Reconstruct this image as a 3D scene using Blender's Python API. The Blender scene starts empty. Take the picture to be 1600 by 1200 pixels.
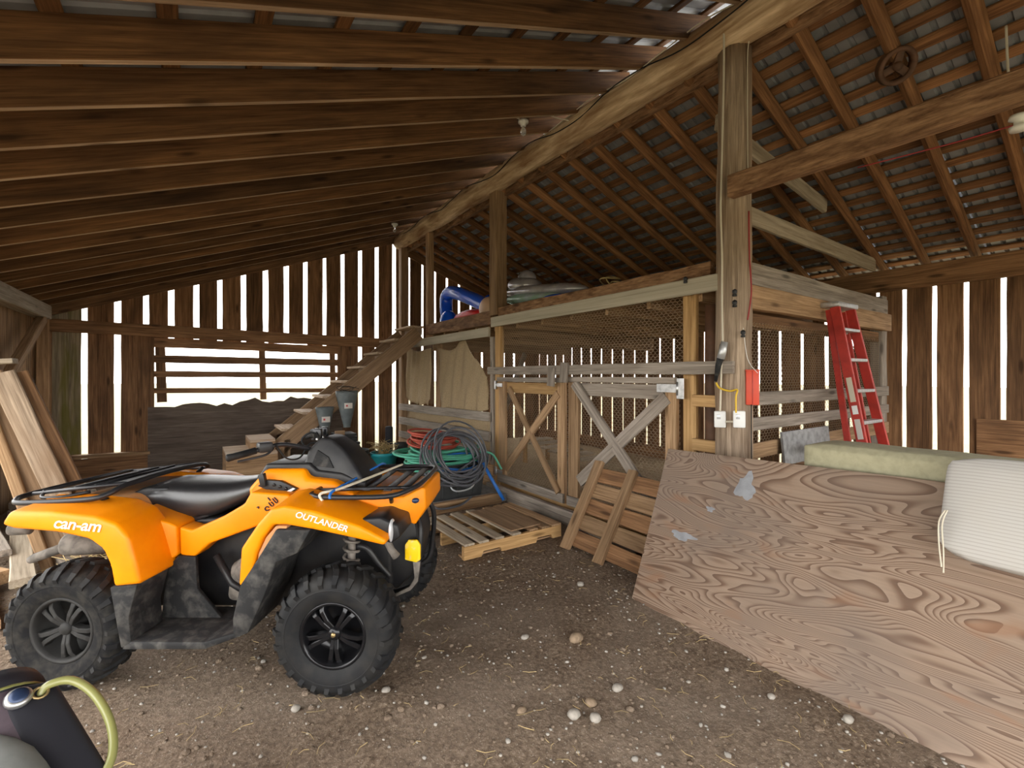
import bpy, bmesh, math, random
from mathutils import Vector as V, Matrix as Mx
random.seed(7)
R = random.random
def U(a, b): return a + (b - a) * R()
scene = bpy.context.scene
C = scene.collection

# ---------------------------------------------------------------- camera
cam_d = bpy.data.cameras.new('camera'); cam = bpy.data.objects.new('camera', cam_d); C.objects.link(cam)
scene.camera = cam
FPX = 730.0
cam_d.sensor_width = 36.0
cam_d.lens = 36.0 * FPX / 1600
cam_d.shift_y = -14 / 1600
cam_d.clip_start = 0.05
cam.location = (0, 0, 1.64)
cam.rotation_euler = (math.pi / 2, 0, -math.atan2(500, FPX))

# ---------------------------------------------------------------- world: bright overcast sky
w = bpy.data.worlds.new('overcast'); scene.world = w; w.use_nodes = True
bg = w.node_tree.nodes['Background']; bg.inputs[0].default_value = (1.0, 0.985, 0.96, 1); bg.inputs[1].default_value = 1.9
scene.view_settings.view_transform = 'Standard'
scene.view_settings.look = 'None'
scene.view_settings.gamma = 1.0
scene.view_settings.use_curve_mapping = False
scene.view_settings.exposure = 1.8

# ---------------------------------------------------------------- materials
MATS = {}
def nodes_of(name):
    m = bpy.data.materials.new(name); m.use_nodes = True
    nt = m.node_tree; b = nt.nodes['Principled BSDF']; MATS[name] = m
    return m, nt, b
def nd(nt, t, **kw):
    n = nt.nodes.new(t)
    for k, v in kw.items():
        if k.startswith('i_'): n.inputs[k[2:]].default_value = v
        else: setattr(n, k, v)
    return n
def ramp(nt, fac, stops):
    r = nd(nt, 'ShaderNodeValToRGB'); e = r.color_ramp.elements
    while len(e) < len(stops): e.new(0.5)
    for s, (p, c) in zip(e, stops): s.position = p; s.color = (*c, 1)
    nt.links.new(fac, r.inputs[0]); return r.outputs[0]
def mul(c, k): return tuple(x * k for x in c)
def mixc(nt, fac, a, b, mode='MIX'):
    m = nd(nt, 'ShaderNodeMix', data_type='RGBA', blend_type=mode)
    for s, v in ((m.inputs[0], fac), (m.inputs[6], a), (m.inputs[7], b)):
        if hasattr(v, 'is_linked'): nt.links.new(v, s)
        else: s.default_value = v if not isinstance(v, tuple) else (*v, 1)
    return m.outputs[2]
def coords(nt, scale, rnd=True):
    tc = nd(nt, 'ShaderNodeTexCoord'); v = tc.outputs['Object']
    if rnd:
        oi = nd(nt, 'ShaderNodeObjectInfo'); mu = nd(nt, 'ShaderNodeMath', operation='MULTIPLY'); mu.inputs[1].default_value = 41.0
        nt.links.new(oi.outputs['Random'], mu.inputs[0])
        ad = nd(nt, 'ShaderNodeVectorMath', operation='ADD'); nt.links.new(v, ad.inputs[0]); nt.links.new(mu.outputs[0], ad.inputs[1]); v = ad.outputs[0]
    mp = nd(nt, 'ShaderNodeMapping'); mp.inputs['Scale'].default_value = scale; nt.links.new(v, mp.inputs[0])
    return mp.outputs[0]
def noise(nt, vec, scale=1.0, detail=4, dist=0.0, rough=0.55):
    n = nd(nt, 'ShaderNodeTexNoise'); n.inputs['Scale'].default_value = scale; n.inputs['Detail'].default_value = detail
    n.inputs['Distortion'].default_value = dist; n.inputs['Roughness'].default_value = rough
    nt.links.new(vec, n.inputs['Vector']); return n.outputs['Fac']
def bump(nt, b, h, strength=0.3, dist=0.01):
    bp = nd(nt, 'ShaderNodeBump'); bp.inputs['Strength'].default_value = strength; bp.inputs['Distance'].default_value = dist
    nt.links.new(h, bp.inputs['Height']); nt.links.new(bp.outputs[0], b.inputs['Normal'])
def wood(name, dark, light, stain=(0.1, 0.06, 0.03), stain_amt=0.5, knots=True, vary=0.35, rough=0.8, grain=(1.1, 22, 22), bumpk=0.35):
    m, nt, b = nodes_of(name)
    g = noise(nt, coords(nt, grain), 1.0, 6, 0.8, 0.6)
    mid = tuple((x + y) / 2 for x, y in zip(dark, light))
    fg = noise(nt, coords(nt, (grain[0] * 2.2, grain[1] * 3.4, grain[2] * 3.4)), 1.0, 4, 0.3, 0.65)
    gm = nd(nt, 'ShaderNodeMath', operation='MULTIPLY_ADD'); gm.inputs[1].default_value = 0.45; nt.links.new(fg, gm.inputs[0])
    gs = nd(nt, 'ShaderNodeMath', operation='MULTIPLY'); gs.inputs[1].default_value = 0.55; nt.links.new(g, gs.inputs[0]); nt.links.new(gs.outputs[0], gm.inputs[2]); g = gm.outputs[0]
    col = ramp(nt, g, [(0.34, mul(dark, 0.75)), (0.5, mid), (0.64, mul(light, 1.08))])
    s = noise(nt, coords(nt, (0.9, 3.2, 3.2)), 1.3, 3, 0.6)
    sf = ramp(nt, s, [(0.45, (0, 0, 0)), (0.75, (stain_amt,) * 3)])
    col = mixc(nt, sf, col, stain)
    if knots:
        vo = nd(nt, 'ShaderNodeTexVoronoi'); vo.inputs['Scale'].default_value = 1.0
        nt.links.new(coords(nt, (1.6, 6.5, 6.5)), vo.inputs['Vector'])
        kf = ramp(nt, vo.outputs['Distance'], [(0.07, (0.85,) * 3), (0.17, (0, 0, 0))])
        col = mixc(nt, kf, col, mul(dark, 0.45))
    oi = nd(nt, 'ShaderNodeObjectInfo')
    mr = nd(nt, 'ShaderNodeMapRange'); mr.inputs[3].default_value = 1 - vary; mr.inputs[4].default_value = 1 + vary
    nt.links.new(oi.outputs['Random'], mr.inputs[0])
    hs = nd(nt, 'ShaderNodeHueSaturation'); nt.links.new(mr.outputs[0], hs.inputs['Value']); nt.links.new(col, hs.inputs['Color'])
    nt.links.new(hs.outputs[0], b.inputs['Base Color'])
    b.inputs['Roughness'].default_value = rough; b.inputs['Specular IOR Level'].default_value = 0.25
    bump(nt, b, g, bumpk, 0.006)
    return m
def plain(name, col, rough=0.5, metal=0.0, var=0.0, scale=8.0, col2=None, bumpk=0.0, spec=0.5, trans=0.0, coat=0.0, lo=0.4, hi=0.65):
    m, nt, b = nodes_of(name)
    b.inputs['Base Color'].default_value = (*col, 1); b.inputs['Roughness'].default_value = rough; b.inputs['Metallic'].default_value = metal
    b.inputs['Specular IOR Level'].default_value = spec; b.inputs['Transmission Weight'].default_value = trans; b.inputs['Coat Weight'].default_value = coat
    if var or col2:
        n = noise(nt, coords(nt, (1, 1, 1), False), scale, 5, 0.3)
        c = ramp(nt, n, [(lo, col), (hi, col2 or mul(col, 1 - var))]); nt.links.new(c, b.inputs['Base Color'])
        if bumpk: bump(nt, b, n, bumpk, 0.01)
    return m
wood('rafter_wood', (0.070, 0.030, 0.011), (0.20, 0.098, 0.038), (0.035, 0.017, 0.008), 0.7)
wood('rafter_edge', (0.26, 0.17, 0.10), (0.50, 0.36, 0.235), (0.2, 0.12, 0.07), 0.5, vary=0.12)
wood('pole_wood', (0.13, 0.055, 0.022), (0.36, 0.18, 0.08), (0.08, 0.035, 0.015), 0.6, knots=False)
wood('barn_board', (0.115, 0.056, 0.025), (0.33, 0.18, 0.088), (0.06, 0.032, 0.018), 0.65, vary=0.3)
wood('grey_board', (0.20, 0.165, 0.135), (0.42, 0.36, 0.30), (0.13, 0.10, 0.075), 0.5, vary=0.2)
wood('tan_board', (0.22, 0.125, 0.06), (0.46, 0.30, 0.17), (0.13, 0.08, 0.045), 0.5, vary=0.25)
wood('new_lumber', (0.36, 0.20, 0.075), (0.58, 0.37, 0.17), (0.28, 0.15, 0.06), 0.4, vary=0.15)
wood('pale_wood', (0.30, 0.24, 0.17), (0.50, 0.42, 0.32), (0.2, 0.14, 0.09), 0.4, vary=0.12)
wood('beige_rail', (0.44, 0.39, 0.29), (0.56, 0.51, 0.40), (0.30, 0.25, 0.18), 0.3, knots=False, vary=0.06, grain=(0.5, 30, 30), bumpk=0.15)
wood('post_wood', (0.17, 0.115, 0.075), (0.47, 0.36, 0.26), (0.22, 0.13, 0.07), 0.6, knots=False, vary=0.12, bumpk=0.6)
wood('log_wood', (0.30, 0.16, 0.065), (0.80, 0.62, 0.41), (0.19, 0.08, 0.026), 0.95, knots=True, vary=0.02, grain=(1.0, 6, 6))
wood('rough_beam', (0.12, 0.055, 0.025), (0.40, 0.235, 0.13), (0.07, 0.03, 0.014), 0.7, vary=0.1, grain=(4, 17, 17), bumpk=1.0)
wood('stair_wood', (0.20, 0.12, 0.065), (0.34, 0.225, 0.135), (0.13, 0.08, 0.045), 0.4, vary=0.1, knots=False)
wood('tread_wood', (0.33, 0.235, 0.155), (0.56, 0.43, 0.32), (0.3, 0.2, 0.13), 0.4, vary=0.1, knots=False)
wood('dark_ply', (0.085, 0.065, 0.052), (0.19, 0.15, 0.12), (0.05, 0.035, 0.03), 0.6, vary=0.1, knots=False, grain=(1.5, 26, 26))
def mossy():
    m = wood('mossy_board', (0.17, 0.13, 0.085), (0.36, 0.30, 0.20), (0.16, 0.15, 0.03), 0.2, vary=0.05, knots=False)
    nt = m.node_tree; b = nt.nodes['Principled BSDF']
    old = b.inputs['Base Color'].links[0].from_socket
    f = ramp(nt, noise(nt, coords(nt, (0.8, 5, 5)), 1.2, 3, 0.4), [(0.47, (0, 0, 0)), (0.62, (0.75,) * 3)])
    nt.links.new(mixc(nt, f, old, (0.16, 0.15, 0.018)), b.inputs['Base Color'])
mossy()
def plywood():
    m, nt, b = nodes_of('plywood')
    f = noise(nt, coords(nt, (0.55, 2.7, 2.7), False), 1.25, 2.0, 0.8, 0.42)
    k = nd(nt, 'ShaderNodeMath', operation='MULTIPLY'); k.inputs[1].default_value = 46.0; nt.links.new(f, k.inputs[0])
    pp = nd(nt, 'ShaderNodeMath', operation='FRACT'); nt.links.new(k.outputs[0], pp.inputs[0])
    col = ramp(nt, pp.outputs[0], [(0.0, (0.31, 0.222, 0.158)), (0.5, (0.28, 0.194, 0.135)), (0.84, (0.145, 0.082, 0.048)), (0.97, (0.115, 0.064, 0.038))])
    fine = noise(nt, coords(nt, (3, 90, 90), False), 1.0, 4, 0.2)
    col = mixc(nt, ramp(nt, fine, [(0.35, (0, 0, 0)), (0.75, (0.35,) * 3)]), col, (0.15, 0.105, 0.078))
    big = noise(nt, coords(nt, (1, 1, 1), False), 1.3, 3, 0.5)
    col = mixc(nt, ramp(nt, big, [(0.42, (0, 0, 0)), (0.7, (0.6,) * 3)]), col, (0.145, 0.115, 0.095))
    rs = noise(nt, coords(nt, (1.2, 3.5, 3), False), 2.0, 2, 0.4)
    col = mixc(nt, ramp(nt, rs, [(0.6, (0, 0, 0)), (0.72, (0.6,) * 3)]), col, (0.24, 0.12, 0.062))
    vo = nd(nt, 'ShaderNodeTexVoronoi'); vo.inputs['Scale'].default_value = 3.2; nt.links.new(coords(nt, (1, 1.3, 1), False), vo.inputs['Vector'])
    col = mixc(nt, ramp(nt, vo.outputs['Distance'], [(0.035, (0.9,) * 3), (0.075, (0, 0, 0))]), col, (0.14, 0.075, 0.04))
    nt.links.new(col, b.inputs['Base Color']); b.inputs['Roughness'].default_value = 0.75
    bump(nt, b, pp.outputs[0], 0.12, 0.003)
plywood()
def dirt(name, c1, c2, c3, speck):
    m, nt, b = nodes_of(name)
    co = coords(nt, (1, 1, 1), False)
    a = noise(nt, co, 1.1, 5, 0.4); f = noise(nt, co, 38, 6, 0.2, 0.7)
    col = ramp(nt, f, [(0.3, mul(c1, 0.45)), (0.5, c1), (0.7, c2)])
    col = mixc(nt, ramp(nt, a, [(0.42, (0, 0, 0)), (0.68, (0.6,) * 3)]), col, c3)
    vo = nd(nt, 'ShaderNodeTexVoronoi'); vo.inputs['Scale'].default_value = 60; nt.links.new(co, vo.inputs['Vector'])
    col = mixc(nt, ramp(nt, vo.outputs['Distance'], [(0.12, (0.7,) * 3), (0.24, (0, 0, 0))]), col, speck)
    nt.links.new(col, b.inputs['Base Color']); b.inputs['Roughness'].default_value = 0.95; b.inputs['Specular IOR Level'].default_value = 0.1
    bump(nt, b, f, 0.8, 0.02)
dirt('dirt', (0.20, 0.145, 0.102), (0.36, 0.28, 0.21), (0.29, 0.23, 0.18), (0.42, 0.36, 0.29))
dirt('shavings', (0.42, 0.31, 0.19), (0.66, 0.52, 0.34), (0.32, 0.23, 0.14), (0.7, 0.57, 0.4))
dirt('field', (0.24, 0.22, 0.14), (0.33, 0.30, 0.20), (0.28, 0.26, 0.17), (0.34, 0.31, 0.22))
plain('stone_grey', (0.36, 0.33, 0.29), 0.85, var=0.4, scale=30)
plain('stone_pale', (0.36, 0.325, 0.28), 0.85, var=0.3, scale=30)
plain('stone_brown', (0.28, 0.20, 0.13), 0.85, var=0.4, scale=30)
plain('straw', (0.50, 0.37, 0.17), 0.9, var=0.4, scale=10)
plain('galvanised', (0.30, 0.31, 0.33), 0.55, 0.3, col2=(0.19, 0.19, 0.20), scale=2.5)
plain('wire', (0.42, 0.32, 0.21), 0.6, 0.1)
plain('steel', (0.62, 0.62, 0.62), 0.35, 0.9, var=0.3, scale=20)
plain('orange', (0.92, 0.285, 0.0), 0.42, col2=(0.84, 0.24, 0.0), scale=4, spec=0.3)
plain('dusty_orange', (0.62, 0.27, 0.09), 0.7, col2=(0.42, 0.26, 0.15), scale=12)
plain('black_plastic', (0.013, 0.013, 0.015), 0.40, spec=0.35, col2=(0.024, 0.023, 0.023), scale=9)
plain('dusty_plastic', (0.016, 0.016, 0.017), 0.7, spec=0.3, col2=(0.085, 0.080, 0.073), scale=17, bumpk=0.15, lo=0.45, hi=0.78)
plain('rubber', (0.009, 0.0095, 0.011), 0.65, spec=0.3, col2=(0.020, 0.019, 0.018), scale=11)
plain('dusty_rubber', (0.010, 0.010, 0.011), 0.85, col2=(0.028, 0.026, 0.023), scale=22, spec=0.2, bumpk=0.1)
plain('vinyl', (0.018, 0.018, 0.020), 0.33, spec=0.8, var=0.2, scale=60, bumpk=0.05)
plain('rack_metal', (0.020, 0.020, 0.023), 0.4, 0.2)
plain('rim_black', (0.014, 0.014, 0.016), 0.22, 0.4)
plain('rim_dusty', (0.020, 0.019, 0.018), 0.7, 0.1, var=0.4, scale=12)
plain('muddy_metal', (0.20, 0.175, 0.15), 0.8, 0.2, col2=(0.08, 0.07, 0.06), scale=14)
plain('white', (0.82, 0.82, 0.80), 0.5)
plain('yellow', (0.85, 0.55, 0.0), 0.5, col2=(0.70, 0.50, 0.22), scale=22, lo=0.55, hi=0.7)
plain('headlight_glass', (0.55, 0.56, 0.58), 0.15, 0.2)
plain('gold', (0.45, 0.33, 0.16), 0.4, 0.8)
plain('red_fibreglass', (0.50, 0.035, 0.022), 0.45, var=0.3, scale=9)
plain('red_box', (0.66, 0.075, 0.035), 0.5)
plain('aluminium', (0.62, 0.63, 0.64), 0.4, 0.6, var=0.2, scale=20)
plain('blue_vinyl', (0.008, 0.12, 0.95), 0.25, coat=0.3)
plain('red_vinyl', (0.75, 0.015, 0.012), 0.3)
plain('beige_vinyl', (0.75, 0.50, 0.35), 0.4)
plain('silver_vinyl', (0.42, 0.40, 0.44), 0.22, 0.35, col2=(0.62, 0.60, 0.63), scale=3)
plain('green_vinyl', (0.30, 0.50, 0.36), 0.25, col2=(0.45, 0.55, 0.62), scale=4)
plain('burlap', (0.42, 0.31, 0.18), 0.95, var=0.25, scale=60, bumpk=0.3)
plain('sage_cloth', (0.43, 0.40, 0.26), 0.9, var=0.15, scale=25, bumpk=0.1)
plain('hose_red', (0.42, 0.075, 0.045), 0.5); plain('hose_green', (0.09, 0.40, 0.27), 0.4)
plain('hose_grey', (0.115, 0.12, 0.135), 0.3); plain('hose_blue', (0.015, 0.14, 0.50), 0.4)
plain('bright_green', (0.25, 0.62, 0.27), 0.4); plain('teal', (0.02, 0.30, 0.33), 0.5); plain('dark_green', (0.02, 0.10, 0.06), 0.5)
plain('tote_black', (0.045, 0.047, 0.047), 0.55, var=0.4, scale=8)
plain('concrete', (0.30, 0.30, 0.30), 0.9, col2=(0.19, 0.19, 0.19), scale=16, bumpk=0.2)
plain('cone_grey', (0.105, 0.125, 0.13), 0.5, 0.2, col2=(0.16, 0.18, 0.18), scale=6)
plain('cable_cream', (0.62, 0.56, 0.44), 0.6); plain('cable_yellow', (0.75, 0.48, 0.03), 0.5); plain('cable_red', (0.32, 0.03, 0.03), 0.6)
plain('bag_purple', (0.115, 0.085, 0.105), 0.8, var=0.25, scale=18); plain('bag_black', (0.012, 0.012, 0.018), 0.65)
plain('bag_grey', (0.24, 0.25, 0.24), 0.75, var=0.2, scale=12); plain('strap_olive', (0.25, 0.25, 0.085), 0.35, coat=0.3)
plain('glass', (0.9, 0.9, 0.88), 0.08, trans=0.8); plain('porcelain', (0.72, 0.70, 0.64), 0.35)
plain('flag_red', (0.5, 0.05, 0.05), 0.6); plain('badge_blue', (0.03, 0.05, 0.11), 0.3, 0.3)
plain('brown_pipe', (0.13, 0.06, 0.03), 0.7, var=0.5, scale=6); plain('paint_blue', (0.30, 0.31, 0.33), 0.9, var=0.25, scale=14)
def stripes():
    m, nt, b = nodes_of('striped_cloth')
    sp = nd(nt, 'ShaderNodeSeparateXYZ'); nt.links.new(coords(nt, (1, 1, 1), False), sp.inputs[0])
    k = nd(nt, 'ShaderNodeMath', operation='MULTIPLY'); k.inputs[1].default_value = 62.0; nt.links.new(sp.outputs[1], k.inputs[0])
    fr = nd(nt, 'ShaderNodeMath', operation='FRACT'); nt.links.new(k.outputs[0], fr.inputs[0])
    col = ramp(nt, fr.outputs[0], [(0.0, (0.52, 0.50, 0.47)), (0.6, (0.50, 0.48, 0.45)), (0.8, (0.40, 0.375, 0.34)), (1.0, (0.48, 0.46, 0.43))])
    n = noise(nt, coords(nt, (1, 1, 1), False), 5, 3); col = mixc(nt, ramp(nt, n, [(0.5, (0, 0, 0)), (0.8, (0.35,) * 3)]), col, (0.5, 0.46, 0.40))
    nt.links.new(col, b.inputs['Base Color']); b.inputs['Roughness'].default_value = 0.9
stripes()
def flagmat():
    m, nt, b = nodes_of('label_paper'); b.inputs['Base Color'].default_value = (0.6, 0.55, 0.5, 1); b.inputs['Roughness'].default_value = 0.7
flagmat()

# ---------------------------------------------------------------- mesh helpers
W = {}
def link(name, me, mw=None, parent=None, mat=None):
    o = bpy.data.objects.new(name, me); C.objects.link(o)
    mw = mw or Mx.Identity(4)
    if parent is not None:
        o.parent = parent; o.matrix_basis = W[parent].inverted() @ mw
    else: o.matrix_basis = mw
    W[o] = mw
    if mat and me is not None and not me.materials: me.materials.append(MATS[mat])
    return o
def thing(name, label=None, cat=None, loc=(0, 0, 0), rotz=0.0, group=None, kind=None, mw=None):
    o = link(name, None, mw or (Mx.Translation(loc) @ Mx.Rotation(rotz, 4, 'Z')))
    o.empty_display_size = 0.1
    return tag(o, label, cat, group, kind)
def tag(o, label=None, cat=None, group=None, kind=None):
    if label: o['label'] = label
    if cat: o['category'] = cat
    if group: o['group'] = group
    if kind: o['kind'] = kind
    return o
def mesh(name, verts, faces, smooth=False):
    me = bpy.data.meshes.new(name); me.from_pydata([tuple(v) for v in verts], [], faces); me.update()
    if smooth: me.polygons.foreach_set('use_smooth', [True] * len(me.polygons))
    return me
def frame(p0, p1, wdir):
    p0, p1 = V(p0), V(p1); x = (p1 - p0); L = x.length; x.normalize()
    y = V(wdir); y = (y - x * y.dot(x)).normalized(); z = x.cross(y)
    m = Mx((x, y, z)).transposed().to_4x4(); m.translation = (p0 + p1) / 2
    return m, L
def box_mesh(name, L, w_, t, rough=0.0, seg=1, ch=0.004):
    """plank with chamfered long edges, length on X; rough makes wavy edges over seg segments"""
    ch = min(ch, w_ * 0.2, t * 0.2)
    vs, fs = [], []
    a, b = w_ / 2, t / 2
    ring = [(a, b - ch), (a - ch, b), (-a + ch, b), (-a, b - ch), (-a, -b + ch), (-a + ch, -b), (a - ch, -b), (a, -b + ch)]
    for i in range(seg + 1):
        x = -L / 2 + L * i / seg
        r1, r2, r3 = (U(-rough, rough) for _ in range(3))
        for (y, z) in ring: vs.append((x, y + (r1 if y > 0 else r2), z + r3 * 0.4))
    for i in range(seg):
        for k in range(8):
            fs.append((i * 8 + k, i * 8 + (k + 1) % 8, (i + 1) * 8 + (k + 1) % 8, (i + 1) * 8 + k))
    fs.append(tuple(range(8))[::-1]); n = seg * 8; fs.append(tuple(n + k for k in range(8)))
    fs = [f[::-1] for f in fs]
    return mesh(name, vs, fs)
def plank(name, p0, p1, w_, t, mat, parent=None, wdir=(0, 0, 1), rough=0.0, seg=1, ch=0.004):
    m, L = frame(p0, p1, wdir)
    return link(name, box_mesh(name, L, w_, t, rough, seg, ch), m, parent, mat)
def sheet_tubes(paths, r, n=6, closed=False):
    """verts/faces of tubes along point lists"""
    vs, fs = [], []
    for pi, pts in enumerate(paths):
        pts = [V(p) for p in pts]; m = len(pts); base = len(vs); prev = None
        rr = r[pi] if isinstance(r, (list, tuple)) else r
        for i in range(m):
            if closed: d = pts[(i + 1) % m] - pts[i - 1]
            else: d = pts[min(i + 1, m - 1)] - pts[max(i - 1, 0)]
            d.normalize()
            if prev is None: a = d.orthogonal().normalized()
            else: a = (prev - d * prev.dot(d)); a = a.normalized() if a.length > 1e-6 else d.orthogonal().normalized()
            prev = a; b = d.cross(a)
            ri = rr[i] if isinstance(rr, (list, tuple)) else rr
            for k in range(n):
                t = 2 * math.pi * k / n; vs.append(pts[i] + (a * math.cos(t) + b * math.sin(t)) * ri)
        for i in range(m if closed else m - 1):
            j = (i + 1) % m
            for k in range(n): fs.append((base + i * n + k, base + i * n + (k + 1) % n, base + j * n + (k + 1) % n, base + j * n + k))
        if not closed:
            fs.append(tuple(base + k for k in range(n))[::-1]); fs.append(tuple(base + (m - 1) * n + k for k in range(n)))
    return vs, fs
def tube(name, pts, r, mat, parent=None, n=8, mw=None, closed=False, smooth=True):
    vs, fs = sheet_tubes([pts], [r] if isinstance(r, (list, tuple)) else r, n, closed)
    return link(name, mesh(name, vs, fs, smooth), mw, parent, mat)
def spline(pts, k=6, closed=False):
    pts = [V(p) for p in pts]; n = len(pts); out = []
    for i in range(n if closed else n - 1):
        g = (lambda j: pts[j % n]) if closed else (lambda j: pts[max(0, min(n - 1, j))])
        a, b, c, d = g(i - 1), g(i), g(i + 1), g(i + 2)
        for s in range(k):
            t = s / k
            out.append(0.5 * ((2 * b) + (c - a) * t + (2 * a - 5 * b + 4 * c - d) * t * t + (3 * b - a - 3 * c + d) * t ** 3))
    if not closed: out.append(pts[-1])
    return out
def lathe(name, prof, n, mat, parent=None, mw=None, axis='Y', smooth=True):
    vs, fs = [], []
    m = len(prof)
    for i in range(n):
        t = 2 * math.pi * i / n
        for (r, h) in prof:
            if axis == 'Y': vs.append((r * math.cos(t), h, r * math.sin(t)))
            else: vs.append((r * math.cos(t), r * math.sin(t), h))
    for i in range(n):
        j = (i + 1) % n
        for k in range(m - 1): fs.append((i * m + k, j * m + k, j * m + k + 1, i * m + k + 1))
    if axis == 'Y': fs = [f[::-1] for f in fs]
    me = mesh(name, vs, fs, smooth)
    bm = bmesh.new(); bm.from_mesh(me); bmesh.ops.remove_doubles(bm, verts=bm.verts, dist=1e-5); bmesh.ops.recalc_face_normals(bm, faces=bm.faces); bm.to_mesh(me); bm.free()
    if smooth: me.polygons.foreach_set('use_smooth', [True] * len(me.polygons))
    return link(name, me, mw, parent, mat)
def prism_mesh(name, poly, y0, y1, bev=0.0, seg=2, taper=None, smooth=True):
    """side-view polygon (x,z) extruded from y0 to y1; taper(x,y,z)->(x,y,z) reshapes it"""
    bm = bmesh.new()
    a = [bm.verts.new((x, y0, z)) for x, z in poly]; b = [bm.verts.new((x, y1, z)) for x, z in poly]
    n = len(poly)
    bm.faces.new(a); bm.faces.new(b[::-1])
    for i in range(n): bm.faces.new((a[i], b[i], b[(i + 1) % n], a[(i + 1) % n]))
    bmesh.ops.recalc_face_normals(bm, faces=bm.faces)
    if bev:
        bmesh.ops.bevel(bm, geom=list(bm.edges), offset=bev, offset_type='OFFSET', segments=seg, profile=0.5, affect='EDGES', clamp_overlap=True)
    if taper:
        for v in bm.verts: v.co = taper(*v.co)
    bmesh.ops.triangulate(bm, faces=[f for f in bm.faces if len(f.verts) > 4])
    me = bpy.data.meshes.new(name); bm.to_mesh(me); bm.free()
    if smooth:
        me.polygons.foreach_set('use_smooth', [True] * len(me.polygons))
        me.set_sharp_from_angle(angle=math.radians(38))
    return me
def prism(name, poly, y0, y1, mat, parent=None, bev=0.0, seg=2, taper=None, mw=None):
    return link(name, prism_mesh(name, poly, y0, y1, bev, seg, taper), mw, parent, mat)
def blob(name, c, s, mat, parent=None, sub=2, jit=0.15, mw=None, smooth=True):
    bm = bmesh.new(); bmesh.ops.create_icosphere(bm, subdivisions=sub, radius=1.0)
    for v in bm.verts:
        k = 1 + U(-jit, jit); v.co = V((v.co.x * s[0] * k, v.co.y * s[1] * k, v.co.z * s[2] * k))
    me = bpy.data.meshes.new(name); bm.to_mesh(me); bm.free()
    if smooth: me.polygons.foreach_set('use_smooth', [True] * len(me.polygons))
    return link(name, me, (mw or Mx.Identity(4)) @ Mx.Translation(c), parent, mat)
def join_geo(*gs):
    vs, fs = [], []
    for v, f in gs:
        b = len(vs); vs += list(v); fs += [tuple(i + b for i in q) for q in f]
    return vs, fs
def cube_geo(c, s, rot=None):
    vs = [V((x * s[0] / 2, y * s[1] / 2, z * s[2] / 2)) for x in (-1, 1) for y in (-1, 1) for z in (-1, 1)]
    if rot: vs = [rot @ v for v in vs]
    return [v + V(c) for v in vs], [(0, 1, 3, 2), (4, 6, 7, 5), (0, 4, 5, 1), (2, 3, 7, 6), (0, 2, 6, 4), (1, 5, 7, 3)]
def cube(name, c, s, mat, parent=None, bev=0.004, mw=None, seg=2):
    poly = [(-s[0] / 2, -s[2] / 2), (s[0] / 2, -s[2] / 2), (s[0] / 2, s[2] / 2), (-s[0] / 2, s[2] / 2)]
    me = prism_mesh(name, poly, -s[1] / 2, s[1] / 2, min(bev, min(s) * 0.3), seg)
    return link(name, me, (mw or Mx.Identity(4)) @ Mx.Translation(c), parent, mat)
def text(name, body, size, mat, parent, mw, shear=0.0, ext=0.001, space=1.0, sx=1.0):
    cu = bpy.data.curves.new(name, 'FONT'); cu.body = body; cu.size = size; cu.shear = shear; cu.extrude = ext; cu.space_character = space
    cu.align_x = 'CENTER'; cu.align_y = 'CENTER'; cu.offset = size * 0.012
    tmp = bpy.data.objects.new('tmp', cu); C.objects.link(tmp)
    me = bpy.data.meshes.new_from_object(tmp); bpy.data.objects.remove(tmp)
    for v in me.vertices: v.co.x *= sx
    me.name = name; me.materials.clear()
    return link(name, me, mw, parent, mat)

# ================================================================ STRUCTURE
from mathutils import noise as mnoise
def zL(x): return 3.24 + 0.361 * x          # underside of the left rafters
def zR(x): return 4.27 - 0.372 * (x - 3.65)  # underside of the right rafters
YB = 9.5; XR = 7.2; XL = -1.84; XC = 3.65

def make_floor():
    x0, x1, y0, y1, s = -3.2, 7.25, -2.2, 9.6, 0.055
    nx, ny = int((x1 - x0) / s), int((y1 - y0) / s); vs, fs = [], []
    for j in range(ny + 1):
        for i in range(nx + 1):
            x, y = x0 + (x1 - x0) * i / nx, y0 + (y1 - y0) * j / ny
            z = 0.022 * mnoise.noise(V((x * 1.1, y * 1.1, 0))) + 0.013 * mnoise.noise(V((x * 5, y * 5, 3))) + 0.009 * mnoise.noise(V((x * 17, y * 17, 7))) - 0.006
            vs.append((x, y, z))
    for j in range(ny):
        for i in range(nx):
            a = j * (nx + 1) + i; fs.append((a, a + 1, a + nx + 2, a + nx + 1))
    o = link('floor', mesh('floor', vs, fs, True), None, None, 'dirt'); tag(o, 'packed brown dirt barn floor', None, None, 'structure')
    g = link('ground_outside', mesh('ground_outside', [(-90, -90, -0.07), (90, -90, -0.07), (90, 120, -0.07), (-90, 120, -0.07)], [(0, 1, 2, 3)]), None, None, 'field')
    tag(g, 'pale dry field outside the barn', None, None, 'structure')
make_floor()

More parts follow.
